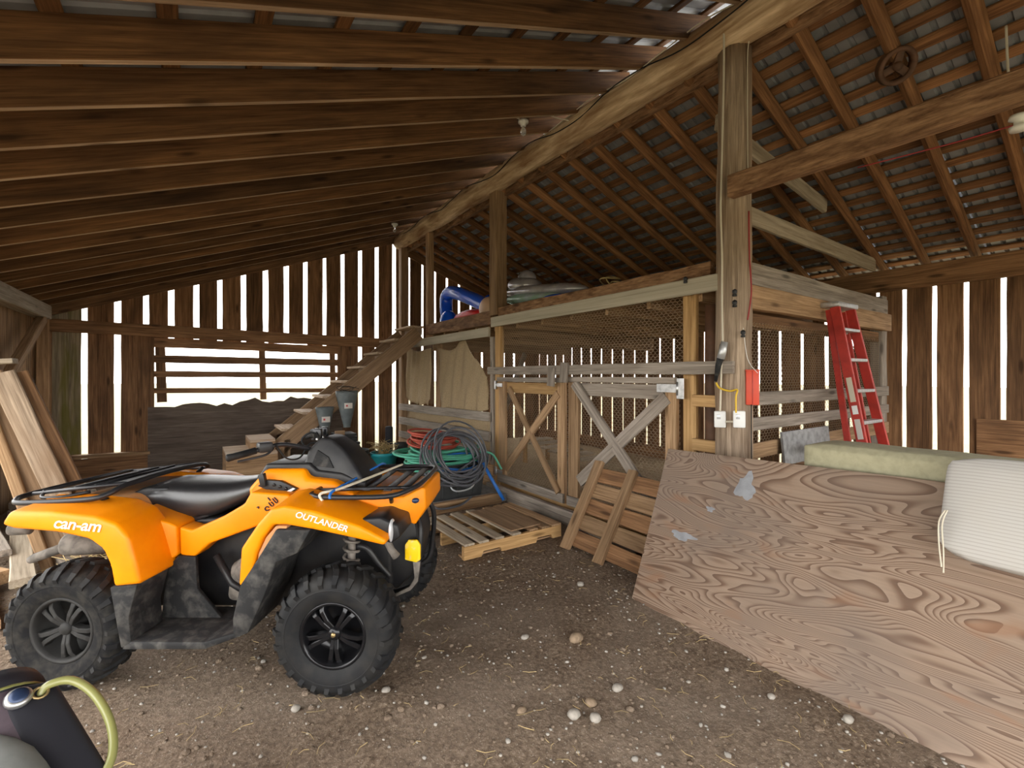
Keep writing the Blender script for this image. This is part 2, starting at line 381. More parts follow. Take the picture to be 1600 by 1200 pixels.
# --- back wall -----------------------------------------------------------
wb = thing('wall_back', 'gapped vertical board gable wall at the far end', None, (0.9, YB, 0), kind='structure')
gaps = [-1.34, -0.96, -0.61, -0.28, 0.06, 0.40, 0.75, 1.10, 1.44, 1.77, 2.11, 2.45, 2.79, 3.13, 3.50, 3.83, 4.14, 4.44, 4.73, 5.04, 5.34, 5.64, 5.95, 6.26, 6.57, 6.88]
edges = [-1.86] + gaps + [7.22]
for i in range(len(edges) - 1):
    a, b = edges[i], edges[i + 1]; g = U(0.034, 0.044) if a < 3.6 else U(0.022, 0.03)
    xa, xb = a + (0 if i == 0 else g), b - g; xc = (xa + xb) / 2
    top = (zL(xc) + 0.16) if xc < 3.6 else (zR(xc) + 0.14)
    mat = 'mossy_board' if i == 0 else 'barn_board'
    t = 0.028
    if -0.5 < xc < 2.42:
        plank('board', (xc, YB, 2.2 + U(-0.01, 0.03)), (xc + U(-.004, .004), YB, top), xb - xa, t, mat, wb, (1, 0, 0), 0.004, 5)
    else:
        plank('board', (xc, YB, -0.02), (xc + U(-.006, .006), YB, top), xb - xa, t, mat, wb, (1, 0, 0), 0.005, 6)
# framing of the gable
plank('rake_board', (-1.95, 9.42, zL(-1.95) - 0.0), (3.6, 9.42, zL(3.6) - 0.0), 0.22, 0.045, 'barn_board', wb)
plank('rake_board', (3.7, 9.42, zR(3.7) + 0.02), (7.2, 9.42, zR(7.2) + 0.02), 0.18, 0.045, 'barn_board', wb)
plank('window_stud', (-0.6, 9.44, 0), (-0.6, 9.44, 2.3), 0.2, 0.06, 'barn_board', wb, (1, 0, 0))
plank('window_stud', (2.42, 9.44, 0), (2.42, 9.44, 2.3), 0.16, 0.06, 'barn_board', wb, (1, 0, 0))
plank('ledge', (-1.8, 9.38, 0.43), (-0.55, 9.38, 0.41), 0.14, 0.05, 'tan_board', wb, (0, 1, 0))
plank('base_board', (-1.8, 9.42, 0.2), (-0.55, 9.42, 0.2), 0.36, 0.04, 'barn_board', wb)
# slatted opening
win = thing('window_1', 'open slatted window letting in bright daylight', None, (0.9, 9.44, 1.25), kind='structure')
for z0, z1, w_ in ((2.165, 2.12, 0.15), (1.90, 1.88, 0.12), (1.655, 1.645, 0.10), (1.39, 1.345, 0.08)):
    plank('slat', (-0.5, 9.41, z0), (2.35, 9.41, z1), w_, 0.03, 'barn_board', win, (0, 0, 1), 0.004, 6)
for x in (-0.40, 1.06, 2.27): plank('upright', (x, 9.46, 1.2), (x - 0.03, 9.46, 2.24), 0.13 if x < 1 else 0.1, 0.035, 'barn_board', win, (1, 0, 0))
def ply_panel():
    n = 26; top = []
    for i in range(n + 1):
        x = -0.58 + 3.0 * i / n; z = 1.13 + 0.05 * (i % 7 > 3) + U(-0.02, 0.03) + (0.04 if i > 12 else 0)
        top.append((x, z))
    poly = [(-0.58, 0.02)] + top + [(2.42, 0.02)]
    poly = poly[::-1]
    o = prism('plywood_panel', poly, 9.38, 9.398, 'dark_ply', wb)
ply_panel()

# --- right wall -----------------------------------------------------------
wr = thing('wall_right', 'gapped vertical board wall on the right eave side', None, (XR, 3.5, 0), kind='structure')
ys = [1.16 - 0.29 * k for k in range(12, 0, -1)] + [1.16, 1.45, 1.72, 2.01, 2.27]
y = 2.27
while y < 9.3: y += U(0.29, 0.32); ys.append(y)
for i in range(len(ys) - 1):
    a, b = ys[i], ys[i + 1]; g = U(0.016, 0.026)
    plank('board', (XR, (a + b) / 2, -0.02), (XR, (a + b) / 2 + U(-.004, .004), 2.93), b - a - 2 * g, 0.028, 'barn_board', wr, (0, 1, 0), 0.004, 6)
plank('top_plate', (7.13, -2.3, 2.81), (7.13, 9.4, 2.81), 0.26, 0.09, 'barn_board', wr)
plank('girt', (7.15, 2.3, 0.16), (7.15, 9.4, 0.14), 0.34, 0.04, 'barn_board', wr)
plank('patch_board', (7.165, 0.1, 0.85), (7.165, 1.36, 0.85), 0.62, 0.015, 'barn_board', wr)

# --- left wall ------------------------------------------------------------
wl = thing('wall_left', 'vertical board wall on the left eave side', None, (XL, 8, 0), kind='structure')
y = 6.3
while y < 9.35:
    b = min(y + U(0.24, 0.3), 9.47)
    plank('board', (XL - 0.03, (y + b) / 2, -0.02), (XL - 0.03, (y + b) / 2, 2.5), b - y - 0.008, 0.028, 'tan_board', wl, (0, 1, 0), 0.003, 5); y = b

# --- front gable: unseen, added behind the viewer to keep light off the rafters
wf = thing('wall_front_added', 'unseen board gable added above the doorway to darken the roof', None, (2.6, -2.2, 2.5), kind='structure')
x = -1.8
while x < 7.1:
    xc = x + 0.15; top = (zL(xc) + 0.12) if xc < 3.6 else (zR(xc) + 0.1)
    plank('board', (xc, -2.22, 2.55), (xc, -2.22, max(top, 2.75)), 0.29, 0.028, 'barn_board', wf, (1, 0, 0)); x += 0.31
plank('header_beam', (-1.8, -2.16, 2.62), (7.1, -2.16, 2.62), 0.2, 0.07, 'rough_beam', wf)

# --- ceilings (roofs) -------------------------------------------------------
cl = thing('ceiling_left', 'left roof slope of closely spaced dark plank rafters', None, (0.9, 4, 3.5), kind='structure')
ry = [2.9, 3.34, 3.81, 4.28, 4.80, 5.30]
y = 2.9
while y > -1.9: y -= 0.47; ry.insert(0, y)
y = 5.3
while y < 9.0: y += 0.485; ry.append(y)
for k, y in enumerate(ry):
    off = 0.10
    dk = 'rafter_wood'
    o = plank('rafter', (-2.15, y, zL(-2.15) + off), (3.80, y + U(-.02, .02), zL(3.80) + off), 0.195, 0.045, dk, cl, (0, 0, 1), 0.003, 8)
    o.data.materials.append(MATS['rafter_edge'])      # narrow edges take a paler wood colour than the faces
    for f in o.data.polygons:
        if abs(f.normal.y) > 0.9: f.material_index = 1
def roof_sheets(parent, xa, xb, zf, off, y0, y1):
    ye = y0
    while ye < y1 - 0.1:
        yw = min(ye + 0.92, y1 + 0.02); vs, fs = [], []; prof = []
        yy = ye
        while yy < yw - 1e-6:
            for dy, dz in ((0, 0), (0.06, 0), (0.07, 0.018), (0.09, 0.018), (0.10, 0)): 
                if yy + dy <= yw: prof.append((yy + dy, dz))
            yy += 0.115
        prof.append((yw, 0))
        for x in (xa, xb):
            for (py, dz) in prof: vs.append((x, py, zf(x) + off + dz))
        n = len(prof)
        for i in range(n - 1): fs.append((i, i + 1, n + i + 1, n + i))
        link('metal_sheet', mesh('metal_sheet', vs, fs), None, parent, 'galvanised'); ye += 0.90
roof_sheets(cl, -2.3, 4.1, zL, 0.235, -2.3, 9.75)
x = -2.2
while x < 3.95:
    plank('purlin', (x, -2.3, zL(x) + 0.215), (x, 9.7, zL(x) + 0.215), 0.09, 0.024, 'rafter_wood', cl, (1, 0, 0.361)); x += 0.42
cr = thing('ceiling_right', 'right roof slope of pole rafters, strapping and ribbed metal sheets', None, (5.5, 4, 3.6), kind='structure')
ry2 = []; y = -2.1
while y < 9.3:
    y2 = y + U(-.02, .02); ry2.append(y2)
    m, L = frame((3.66, y2 - 0.12, zR(3.66) + 0.065), (7.5, y2 + U(-.03, .03), zR(7.5) + 0.065), (0, 1, 0))
    pts = [(-L / 2 + L * i / 6, U(-.006, .006), U(-.004, .004)) for i in range(7)]
    vs, fs = sheet_tubes([pts], [[0.058 - 0.0015 * i for i in range(7)]], 8)
    vs = [V((v.x, v.y * 0.92, v.z * 1.12)) for v in vs]
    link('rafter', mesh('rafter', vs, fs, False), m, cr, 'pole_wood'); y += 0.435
x = 3.72
while x < 7.55:
    plank('purlin', (x, -2.3, zR(x) + 0.142), (x, 9.7, zR(x) + 0.142), U(0.085, 0.105), 0.024, 'pole_wood', cr, (1, 0, -0.372), 0.005, 10); x += 0.19
roof_sheets(cr, 3.5, 7.62, zR, 0.158, -2.3, 9.75)

# --- ridge log, posts and beams ------------------------------------------------
def log(name, p0, p1, r0, r1, mat, parent=None, n=14, seg=24, wob=0.008):
    m, L = frame(p0, p1, (0, 1, 0) if abs(V(p1).z - V(p0).z) > 1 else (1, 0, 0))
    pts = [(-L / 2 + L * i / seg, U(-wob, wob), U(-wob, wob)) for i in range(seg + 1)]
    vs, fs = sheet_tubes([pts], [[r0 + (r1 - r0) * i / seg + U(-.003, .003) for i in range(seg + 1)]], n)
    return link(name, mesh(name, vs, fs, True), m, parent, mat)
rid = log('ridge_log', (3.6, -2.2, 4.42), (3.6, 9.45, 4.42), 0.165, 0.15, 'log_wood')
tag(rid, 'long peeled ridge log with pale worn patches under the roof', 'log')
pl = plank('ledger_plank', (3.74, -2.2, 4.30), (3.74, 9.4, 4.30), 0.16, 0.06, 'rough_beam'); tag(pl, 'brown plank running along the underside of the ridge log', 'plank')
def post(name, label, x, y, z0, z1, w_, t, mat, rough=0.004):
    o = plank(name, (x, y, z0), (x, y, z1), w_, t, mat, None, (0, 1, 0), rough, 10, 0.012); return tag(o, label, 'post')
bp = log('log_post', (3.66, 2.14, -0.03), (3.66, 2.12, 4.27), 0.152, 0.128, 'post_wood', None, 12, 16, 0.006)
tag(bp, 'thick weathered log post with wires, sockets and a red box', 'post')
post('timber_post', 'squared timber post rising from the loft beside the blue pool toy', 3.66, 5.70, 2.5, 4.28, 0.2, 0.19, 'tan_board')
post('timber_post', 'thin square post standing at the head of the stairs', 3.66, 8.06, 2.3, 4.30, 0.12, 0.12, 'tan_board')
post('timber_post', 'tall far corner post under the end of the ridge log', 3.66, 9.36, -0.02, 4.30, 0.17, 0.16, 'tan_board')
post('timber_post', 'yellow new lumber post left of the left gate', 3.66, 5.66, -0.02, 2.46, 0.12, 0.09, 'new_lumber', 0.001)
post('timber_post', 'yellow new lumber post between the right gate and the log post', 3.66, 2.53, -0.02, 2.56, 0.13, 0.06, 'new_lumber', 0.001)
post('timber_post', 'narrow grey post at the end of the rail fence', 3.66, 5.83, -0.02, 2.2, 0.075, 0.08, 'grey_board')
post('timber_post', 'tan stud between the two hanging burlap cloths', 3.74, 7.80, -0.02, 2.2, 0.11, 0.07, 'tan_board')
post('timber_post', 'grey post behind the ladder at the coop corner', 6.98, 2.2, -0.02, 2.6, 0.14, 0.14, 'grey_board')
post('timber_post', 'corner post where left and back walls meet', -1.76, 9.36, -0.02, 2.45, 0.16, 0.14, 'tan_board')
bpipe = log('brown_pole', (3.74, 2.375, -0.02), (3.74, 2.375, 2.25), 0.065, 0.06, 'brown_pipe', None, 12, 6, 0.001); tag(bpipe, 'dark brown round pole between yellow post and log post', 'pole')
def beam(name, label, p0, p1, w_, t, mat, wdir=(0, 0, 1), rough=0.004, seg=10):
    return tag(plank(name, p0, p1, w_, t, mat, None, wdir, rough, seg, 0.01), label, 'beam')
beam('tie_beam', 'long horizontal beam across the back wall above the slatted window', (-1.95, 9.33, 2.365), (3.5, 9.33, 2.28), 0.19, 0.06, 'barn_board')
beam('eave_beam', 'pale weathered eave beam at the upper left corner', (-1.73, -2.2, 2.53), (-1.73, 9.2, 2.53), 0.2, 0.16, 'pale_wood')
beam('knee_brace', 'short diagonal brace below the pale eave beam', (-1.7, 8.95, 2.42), (-1.7, 7.5, 1.62), 0.12, 0.09, 'tan_board')
beam('rough_sawn_beam', 'rough brown beam running from the log post towards the viewer', (3.50, 2.06, 3.12), (3.50, -2.05, 3.10), 0.17, 0.10, 'rough_beam', rough=0.006)
beam('cross_tie', 'pale horizontal tie from the log post to the right eave', (3.7, 2.24, 3.07), (6.95, 2.24, 3.0), 0.16, 0.05, 'pale_wood')
beam('cross_tie', 'pale sloping brace from the log post up to a rafter', (3.7, 2.3, 3.80), (5.75, 2.3, 3.50), 0.15, 0.05, 'pale_wood')

# --- loft ---------------------------------------------------------------------
lo = thing('loft_platform', 'wooden hay loft platform over the chicken coop', 'loft', (5.4, 5.1, 2.2))
x = 3.72
while x < 7.1:
    plank('deck_board', (x, 2.2, 2.475), (x, 8.05, 2.475), 0.19, 0.03, 'barn_board', lo, (1, 0, 0)); x += 0.198
y = 2.45
while y < 8.1:
    plank('joist', (3.68, y, 2.37), (7.1, y, 2.37), 0.17, 0.045, 'tan_board', lo); y += 0.56
plank('front_beam', (3.63, 2.3, 2.515), (3.63, 5.6, 2.52), 0.16, 0.07, 'rough_beam', lo, (0, 0, 1), 0.006, 10)
plank('front_beam', (3.63, 5.8, 2.48), (3.63, 8.1, 2.48), 0.2, 0.07, 'rough_beam', lo, (0, 0, 1), 0.006, 10)
plank('front_rail', (3.57, 2.2, 2.405), (3.57, 5.73, 2.40), 0.14, 0.035, 'beige_rail', lo)
plank('front_rail', (3.57, 5.8, 2.27), (3.57, 9.0, 2.25), 0.14, 0.035, 'beige_rail', lo)
plank('end_beam', (3.82, 2.15, 2.50), (6.98, 2.15, 2.45), 0.19, 0.09, 'grey_board', lo, (0, 0, 1), 0.005, 10)
plank('end_beam', (3.72, 2.12, 2.30), (7.02, 2.12, 2.27), 0.2, 0.08, 'tan_board', lo, (0, 0, 1), 0.005, 10)
plank('end_beam', (3.82, 2.2, 2.12), (7.0, 2.2, 2.10), 0.12, 0.05, 'barn_board', lo)
plank('inner_beam', (3.7, 5.72, 2.2), (7.1, 5.72, 2.2), 0.22, 0.06, 'tan_board', lo)
plank('inner_beam', (3.7, 8.0, 2.2), (7.1, 8.0, 2.2), 0.22, 0.06, 'tan_board', lo)

# --- coop: fence rails, sill, shavings, wire -----------------------------------------
for (z0, z1, h, d) in ((0.98, 1.03, 0.14, 'topmost'), (0.70, 0.74, 0.15, 'middle'), (0.42, 0.46, 0.13, 'lowest')):
    o = plank('fence_rail', (3.58, 9.4, z0), (3.58, 5.8, z1), h, 0.03, 'grey_board', None, (0, 0, 1), 0.004, 8)
    tag(o, d + ' grey rail of the three below the burlap cloths', 'rail', 'grey rails beside the hoses')
for (z0, h, d) in ((0.09, 0.16, 'lower'), (0.26, 0.15, 'upper')):
    o = plank('base_plank', (3.6, 9.4, z0), (3.6, 5.72, z0), h, 0.035, 'tan_board'); tag(o, d + ' brown plank at ground level behind the hose bin', 'plank')
for (z0, h, d) in ((1.44, 0.115, 'topmost'), (1.225, 0.105, 'second'), (1.0, 0.13, 'third'), (0.72, 0.18, 'lowest')):
    o = plank('coop_rail', (3.78, 2.1, z0), (6.95, 2.1, z0 + 0.01), h, 0.03, 'grey_board' if z0 > 1.1 else 'tan_board', None, (0, 0, 1), 0.004, 8)
    tag(o, d + ' rail on the coop side behind the red ladder', 'rail', 'coop side rails')
for i, z in enumerate((1.42, 1.04)):
    o = plank('nailing_block', (3.6, 2.46, z), (3.6, 2.24, z), 0.10, 0.05, 'new_lumber'); tag(o, ('upper' if i == 0 else 'lower') + ' yellow block nailed beside the log post', 'block', 'yellow blocks')
o = plank('gate_sill', (3.66, 5.6, 0.06), (3.66, 2.3, 0.06), 0.15, 0.06, 'new_lumber'); tag(o, 'yellow brown sill board under the two gates', 'board')
o = plank('kerb_board', (3.44, 5.62, 0.055), (3.40, 2.9, 0.075), 0.17, 0.06, 'grey_board', None, (0, 0, 1), 0.004, 8); tag(o, 'grey kerb board on the ground before the gates', 'board')
o = plank('kerb_board', (2.05, 5.03, 0.06), (3.28, 5.06, 0.06), 0.13, 0.07, 'tan_board', None, (0, 0, 1), 0.006, 8); tag(o, 'brown kerb board below the black hose bin', 'board')
o = cube('bin_slab', (2.75, 5.62, 0.035), (1.35, 1.05, 0.10), 'concrete', None, 0.01); tag(o, 'low dark slab under the black hose bin', 'slab')
def shavings():
    vs, fs = [], []; nx, ny = 60, 110
    for j in range(ny + 1):
        for i in range(nx + 1):
            x, y = 3.72 + 3.38 * i / nx, 2.2 + 7.2 * j / ny
            vs.append((x, y, 0.10 + 0.04 * mnoise.noise(V((x * 2, y * 2, 1))) + 0.02 * mnoise.noise(V((x * 9, y * 9, 5)))))
    for j in range(ny):
        for i in range(nx):
            a = j * (nx + 1) + i; fs.append((a, a + 1, a + nx + 2, a + nx + 1))
    o = link('wood_shavings', mesh('wood_shavings', vs, fs, True), None, None, 'shavings'); tag(o, 'pale wood shavings bedding on the coop floor', 'shavings', None, 'stuff')
shavings()
def hexwire(name, label, org, ux, uy, wid, hgt, cell=0.05, r=0.002):
    """woven hexagon wire in the plane org + u*ux + v*uy"""
    org, ux, uy = V(org), V(ux), V(uy); nz = ux.cross(uy)
    vs, fs = [], []
    def seg(a, b):
        d = (b - a)
        if d.length < 1e-6: return
        s = d.normalized().cross(nz) * r; q = len(vs)
        for p in (a, b): vs.extend((p + s, p - s * 0.6 + nz * r, p - s * 0.6 - nz * r))
        for k in range(3): fs.append((q + k, q + (k + 1) % 3, q + 3 + (k + 1) % 3, q + 3 + k))
    h = cell / 2; rows = int(hgt / (cell * 0.5)) + 1; cols = int(wid / cell) + 1
    def pt(u, v): return org + ux * min(max(u, 0), wid) + uy * min(max(v, 0), hgt)
    for rr in range(rows):
        v0 = rr * cell * 0.5; sh = h if rr % 2 else 0
        for c in range(cols):
            u0 = c * cell + sh
            if u0 > wid or v0 > hgt: continue
            # twisted vertical part, then the two slants
            seg(pt(u0, v0), pt(u0, v0 + cell * 0.25))
            seg(pt(u0, v0 + cell * 0.25), pt(u0 + h, v0 + cell * 0.5)); seg(pt(u0, v0 + cell * 0.25), pt(u0 - h, v0 + cell * 0.5))
    o = link(name, mesh(name, vs, fs), None, None, 'wire'); tag(o, label, 'wire mesh', None, 'stuff')
hexwire('chicken_wire', 'chicken wire stretched above the coop gates', (3.67, 2.6, 1.62), (0, 1, 0), (0, 0, 1), 3.0, 0.74)
hexwire('chicken_wire', 'chicken wire backing the two coop gates', (3.685, 2.66, 0.2), (0, 1, 0), (0, 0, 1), 2.86, 1.38)
hexwire('chicken_wire', 'chicken wire on the coop side behind the ladder', (3.8, 2.17, 0.9), (1, 0, 0), (0, 0, 1), 3.1, 1.2)
hexwire('chicken_wire', 'chicken wire behind the hanging burlap', (3.70, 5.85, 1.1), (0, 1, 0), (0, 0, 1), 3.5, 1.1)

# ================================================================ ATV
def make_atv():
    A = Mx.Translation((0.351, 3.333, 0)) @ Mx.Rotation(math.radians(-36.38), 4, 'Z')
    t = thing('quad_bike', 'orange and black quad bike with racks, parked on the dirt floor', 'quad bike', mw=A)
    T = lambda x, y, z: A @ Mx.Translation((x, y, z))
    def tp(name, pts, r, mat, n=8, parent=None): return tube(name, [A @ V(p) for p in pts], r, mat, parent or t, n)
    def pz(name, poly, y0, y1, mat, bev=0.012, seg=3, taper=None, parent=None): return prism(name, poly, y0, y1, mat, parent or t, bev, seg, taper, A)
    # ---- wheels
    half = [(0.166, -0.090), (0.188, -0.108), (0.225, -0.118), (0.265, -0.118), (0.292, -0.104), (0.306, -0.07), (0.311, -0.03), (0.312, 0)]
    prof = half + [(r, -h) for r, h in half[-2::-1]]
    def lugs(n=24):
        gs = []
        for i in range(n):
            for s in (-1, 1):
                th = 2 * math.pi * (i + (0.5 if s > 0 else 0)) / n; vs = []
                for (h, r, dth, wd) in ((0.004, 0.310, 0.11, 0.030), (0.055, 0.308, 0.02, 0.034), (0.098, 0.292, -0.03, 0.036), (0.121, 0.258, -0.04, 0.030)):
                    for (dw, dr) in ((-1, -0.006), (-0.8, 0.017), (0.8, 0.017), (1, -0.006)):
                        a = th + dth + dw * wd / 2 / 0.31; hh = h + (dr * 0.4 if h > 0.1 else 0)
                        vs.append(V(((r + dr) * math.cos(a), s * hh, (r + dr) * math.sin(a))))
                fs = [(k * 4 + j, k * 4 + (j + 1) % 4, k * 4 + 4 + (j + 1) % 4, k * 4 + 4 + j) for k in range(3) for j in range(4)] + [(3, 2, 1, 0), (12, 13, 14, 15)]
                gs.append((vs, fs))
        return join_geo(*gs)
    lv, lf = lugs(); lug_me = mesh('tread', lv, lf)
    bm = bmesh.new(); bm.from_mesh(lug_me); bmesh.ops.recalc_face_normals(bm, faces=bm.faces); bm.to_mesh(lug_me); bm.free()
    for (x, y, front) in ((0.705, -0.465, 1), (-0.715, -0.465, 0), (0.705, 0.465, 1), (-0.715, 0.465, 0)):
        mw = T(x, y, 0.318) @ (Mx.Rotation(math.pi if y > 0 else 0, 4, 'Z')) @ Mx.Rotation(U(0, 1), 4, 'Y')
        rb = 'rubber' if front else 'dusty_rubber'; rm = 'rim_black' if front else 'rim_dusty'
        ti = lathe('tire', prof, 48, rb, t, mw)
        link('tread', lug_me if front else lug_me.copy(), mw, ti, rb)
        lathe('sidewall_ring', [(0.236, -0.1185), (0.240, -0.1215), (0.244, -0.1185)], 48, rb, ti, mw)
        lathe('rim', [(0.172, -0.088), (0.172, -0.096), (0.163, -0.099), (0.155, -0.094), (0.150, -0.075), (0.146, 0.0), (0.10, 0.01), (0.0, 0.012)], 40, rm, ti, mw)
        for k in range(5):
            gs = []
            for s in (-1, 1):
                vs = []
                for (r, off, wd, h) in ((0.022, s * 0.009, 0.020, -0.070), (0.075, s * 0.012, 0.022, -0.086), (0.125, s * 0.019, 0.024, -0.084), (0.160, s * 0.032, 0.034, -0.070)):
                    vs += [V((r, h, off - wd / 2)), V((r, h, off + wd / 2)), V((r, h + 0.045, off + wd / 2)), V((r, h + 0.045, off - wd / 2))]
                fs = [(i * 4 + j, i * 4 + (j + 1) % 4, i * 4 + 4 + (j + 1) % 4, i * 4 + 4 + j) for i in range(3) for j in range(4)] + [(3, 2, 1, 0), (12, 13, 14, 15)]
                gs.append((vs, fs))
            v, f = join_geo(*gs); me = mesh('spoke', v, f)
            bm = bmesh.new(); bm.from_mesh(me); bmesh.ops.recalc_face_normals(bm, faces=bm.faces); bmesh.ops.bevel(bm, geom=list(bm.edges), offset=0.003, segments=1, affect='EDGES'); bm.to_mesh(me); bm.free()
            link('spoke', me, mw @ Mx.Rotation(2 * math.pi * k / 5, 4, 'Y'), ti, rm)
        lathe('hub', [(0.0, -0.084), (0.026, -0.084), (0.034, -0.072), (0.04, -0.02), (0.05, 0.0)], 20, rm, ti, mw)
        if front: lathe('hub_cap', [(0.0, -0.092), (0.010, -0.092), (0.013, -0.082), (0.013, -0.07)], 12, 'gold', ti, mw)
    # ---- fenders, both sides
    rear = [(-1.03, 0.865), (-0.985, 0.935), (-0.75, 0.935), (-0.52, 0.912), (-0.41, 0.875), (-0.352, 0.81), (-0.322, 0.70), (-0.292, 0.565), (-0.435, 0.548), (-0.452, 0.66), (-0.49, 0.745), (-0.56, 0.795), (-0.72, 0.828), (-0.96, 0.845)]
    front = [(0.222, 0.565), (0.238, 0.76), (0.325, 0.885), (0.395, 0.962), (0.47, 0.978), (0.62, 0.952), (0.85, 0.880), (0.985, 0.812), (0.975, 0.782), (0.80, 0.822), (0.62, 0.858), (0.47, 0.882), (0.405, 0.880), (0.352, 0.815), (0.315, 0.73), (0.290, 0.568)]
    for s in (-1, 1):
        ya, yb = (-0.575, -0.30) if s < 0 else (0.30, 0.575)
        def tr(x, y, z):      # top rises a little towards the middle; outer lower edge tucks in
            k = (0.575 - abs(y)) / 0.275
            return (x, y * (1 - 0.05 * max(0, 0.85 - z)), z + 0.030 * k * max(0.0, min(1.0, (z - 0.75) / 0.15)))
        rf = pz('rear_fender', rear, ya, yb, 'orange', 0.022, 3, tr)
        ff = pz('front_fender', front, ya, yb, 'orange', 0.020, 3, tr)
        # dusty inner face of the front fender leg
        yi0, yi1 = (-0.556, -0.32) if s < 0 else (0.32, 0.556)
        pz('inner_fender', [(0.296, 0.57), (0.32, 0.73), (0.358, 0.812), (0.41, 0.872), (0.47, 0.872), (0.45, 0.80), (0.36, 0.66)], yi0, yi1, 'dusty_orange', 0.006, 2, None, ff)
        # side panels
        pa, pb = (-0.325, -0.20) if s < 0 else (0.20, 0.325)
        pz('rear_side_panel', [(-0.50, 0.885), (-0.32, 0.812), (-0.283, 0.79), (-0.278, 0.625), (-0.31, 0.605), (-0.44, 0.495), (-0.5, 0.6)], (-0.385 if s < 0 else 0.2), (-0.2 if s < 0 else 0.385), 'orange', 0.012, 3, lambda x, y, z: (x, y * (1 - 0.15 * max(0, min(1, (x + 0.45) / 0.18))), z))
        pz('side_panel', [(-0.272, 0.785), (-0.20, 0.765), (-0.02, 0.845), (0.10, 0.915), (0.14, 0.985), (0.36, 0.97), (0.40, 0.885), (0.20, 0.80), (0.05, 0.745), (-0.10, 0.69), (-0.185, 0.615), (-0.267, 0.623)], pa, pb, 'orange', 0.014)
        # foot well
        fa, fb = (-0.575, -0.20) if s < 0 else (0.20, 0.575)
        fw = pz('foot_well', [(-0.385, 0.235), (0.05, 0.245), (0.21, 0.305), (0.215, 0.335), (0.05, 0.283), (-0.35, 0.278)], fa, fb, 'dusty_plastic', 0.008, 2)
        pz('rear_guard', [(-0.447, 0.555), (-0.388, 0.240), (-0.330, 0.262), (-0.345, 0.40), (-0.300, 0.57)], fa, fb * 0.6 if s > 0 else -0.36, 'dusty_plastic', 0.010, 2, None, fw)
        pz('front_guard', [(0.20, 0.30), (0.195, 0.40), (0.235, 0.575), (0.32, 0.70), (0.42, 0.86), (0.60, 0.86), (0.53, 0.74), (0.42, 0.69), (0.36, 0.52), (0.275, 0.33)], fa, -0.28 if s < 0 else 0.575, 'dusty_plastic', 0.010, 2, None, fw)
        ia, ib = (-0.335, -0.31) if s < 0 else (0.31, 0.335)
        pz('inner_guard', [(-0.37, 0.27), (-0.33, 0.56), (-0.27, 0.625), (-0.17, 0.62), (-0.16, 0.44), (-0.02, 0.28)], ia, ib, 'dusty_plastic', 0.006, 2, None, fw)
        # headlight
        ha, hb = (-0.50, -0.25) if s < 0 else (0.25, 0.50)
        hp = pz('headlight_housing', [(0.79, 0.862), (0.83, 0.895), (0.93, 0.905), (1.02, 0.865), (1.035, 0.80), (0.985, 0.765), (0.90, 0.80)], ha, hb, 'black_plastic', 0.014, 3)
        blob('headlight_lens', (0.985, s * 0.475, 0.828), (0.016, 0.045, 0.062), 'headlight_glass', hp, 3, 0, A)
        # suspension
        sh = tp('shock_absorber', [(0.70, s * 0.27, 0.87), (0.72, s * 0.36, 0.42)], 0.022, 'muddy_metal')
        coil = [(0.70 + 0.02 * k / 70 + 0.040 * math.cos(k * 0.62), s * (0.285 + 0.07 * k / 70) + 0.040 * math.sin(k * 0.62), 0.80 - 0.33 * k / 70) for k in range(71)]
        tp('spring', coil, 0.008, 'muddy_metal', 6, sh)
        tp('control_arm', [(0.62, s * 0.14, 0.36), (0.70, s * 0.40, 0.31), (0.80, s * 0.14, 0.36)], 0.016, 'muddy_metal')
        tp('control_arm', [(-0.60, s * 0.14, 0.36), (-0.71, s * 0.40, 0.31), (-0.82, s * 0.14, 0.36)], 0.018, 'muddy_metal')
        tp('drive_shaft', [(0.66, s * 0.12, 0.40), (0.69, s * 0.28, 0.37), (0.705, s * 0.42, 0.32)], [0.02, 0.035, 0.02], 'black_plastic')
    # decals on the near (right hand) side
    RX = Mx.Rotation(math.pi / 2, 4, 'X')
    text('maker_decal', 'can-am', 0.082, 'white', t, T(-0.615, -0.5775, 0.872) @ Mx.Rotation(math.radians(4.5), 4, 'Y') @ RX, 0.25, 0.001, 0.95, 1.12)
    text('model_decal', 'OUTLANDER', 0.044, 'white', t, T(0.655, -0.5775, 0.902) @ Mx.Rotation(math.radians(15.5), 4, 'Y') @ RX, 0.2, 0.001, 1.0, 1.06)
    # small black script marks beside the console
    for i, (dx, dz, pts) in enumerate(((0.20, 0.895, [(-.022, .004), (-.012, .008), (-.012, -.002)]), (0.232, 0.892, [(.016, .008), (0, .012), (-.008, 0), (.002, -.010), (.018, -.004)]), (0.262, 0.915, [(-.018, .012), (.0, -.008), (.012, .002), (-.004, .016)]), (0.282, 0.938, [(-.016, .012), (.006, -.012), (.014, -.002), (-.006, .018)]), (0.252, 0.945, [(-.012, .01), (.004, -.008)]))):
        tp('script_mark', spline([(dx + a, -0.329, dz + b) for a, b in pts], 3), 0.0036, 'black_plastic', 5)
    # ---- body core, engine
    pz('frame_core', [(-0.85, 0.42), (-0.80, 0.80), (-0.40, 0.78), (0.0, 0.80), (0.40, 0.90), (0.88, 0.86), (0.90, 0.40), (0.5, 0.28), (-0.5, 0.26)], -0.185, 0.185, 'black_plastic', 0.02)
    en = pz('engine', [(-0.02, 0.36), (0.0, 0.56), (0.10, 0.62), (0.22, 0.60), (0.25, 0.42), (0.16, 0.33)], -0.30, 0.30, 'muddy_metal', 0.03, 3)
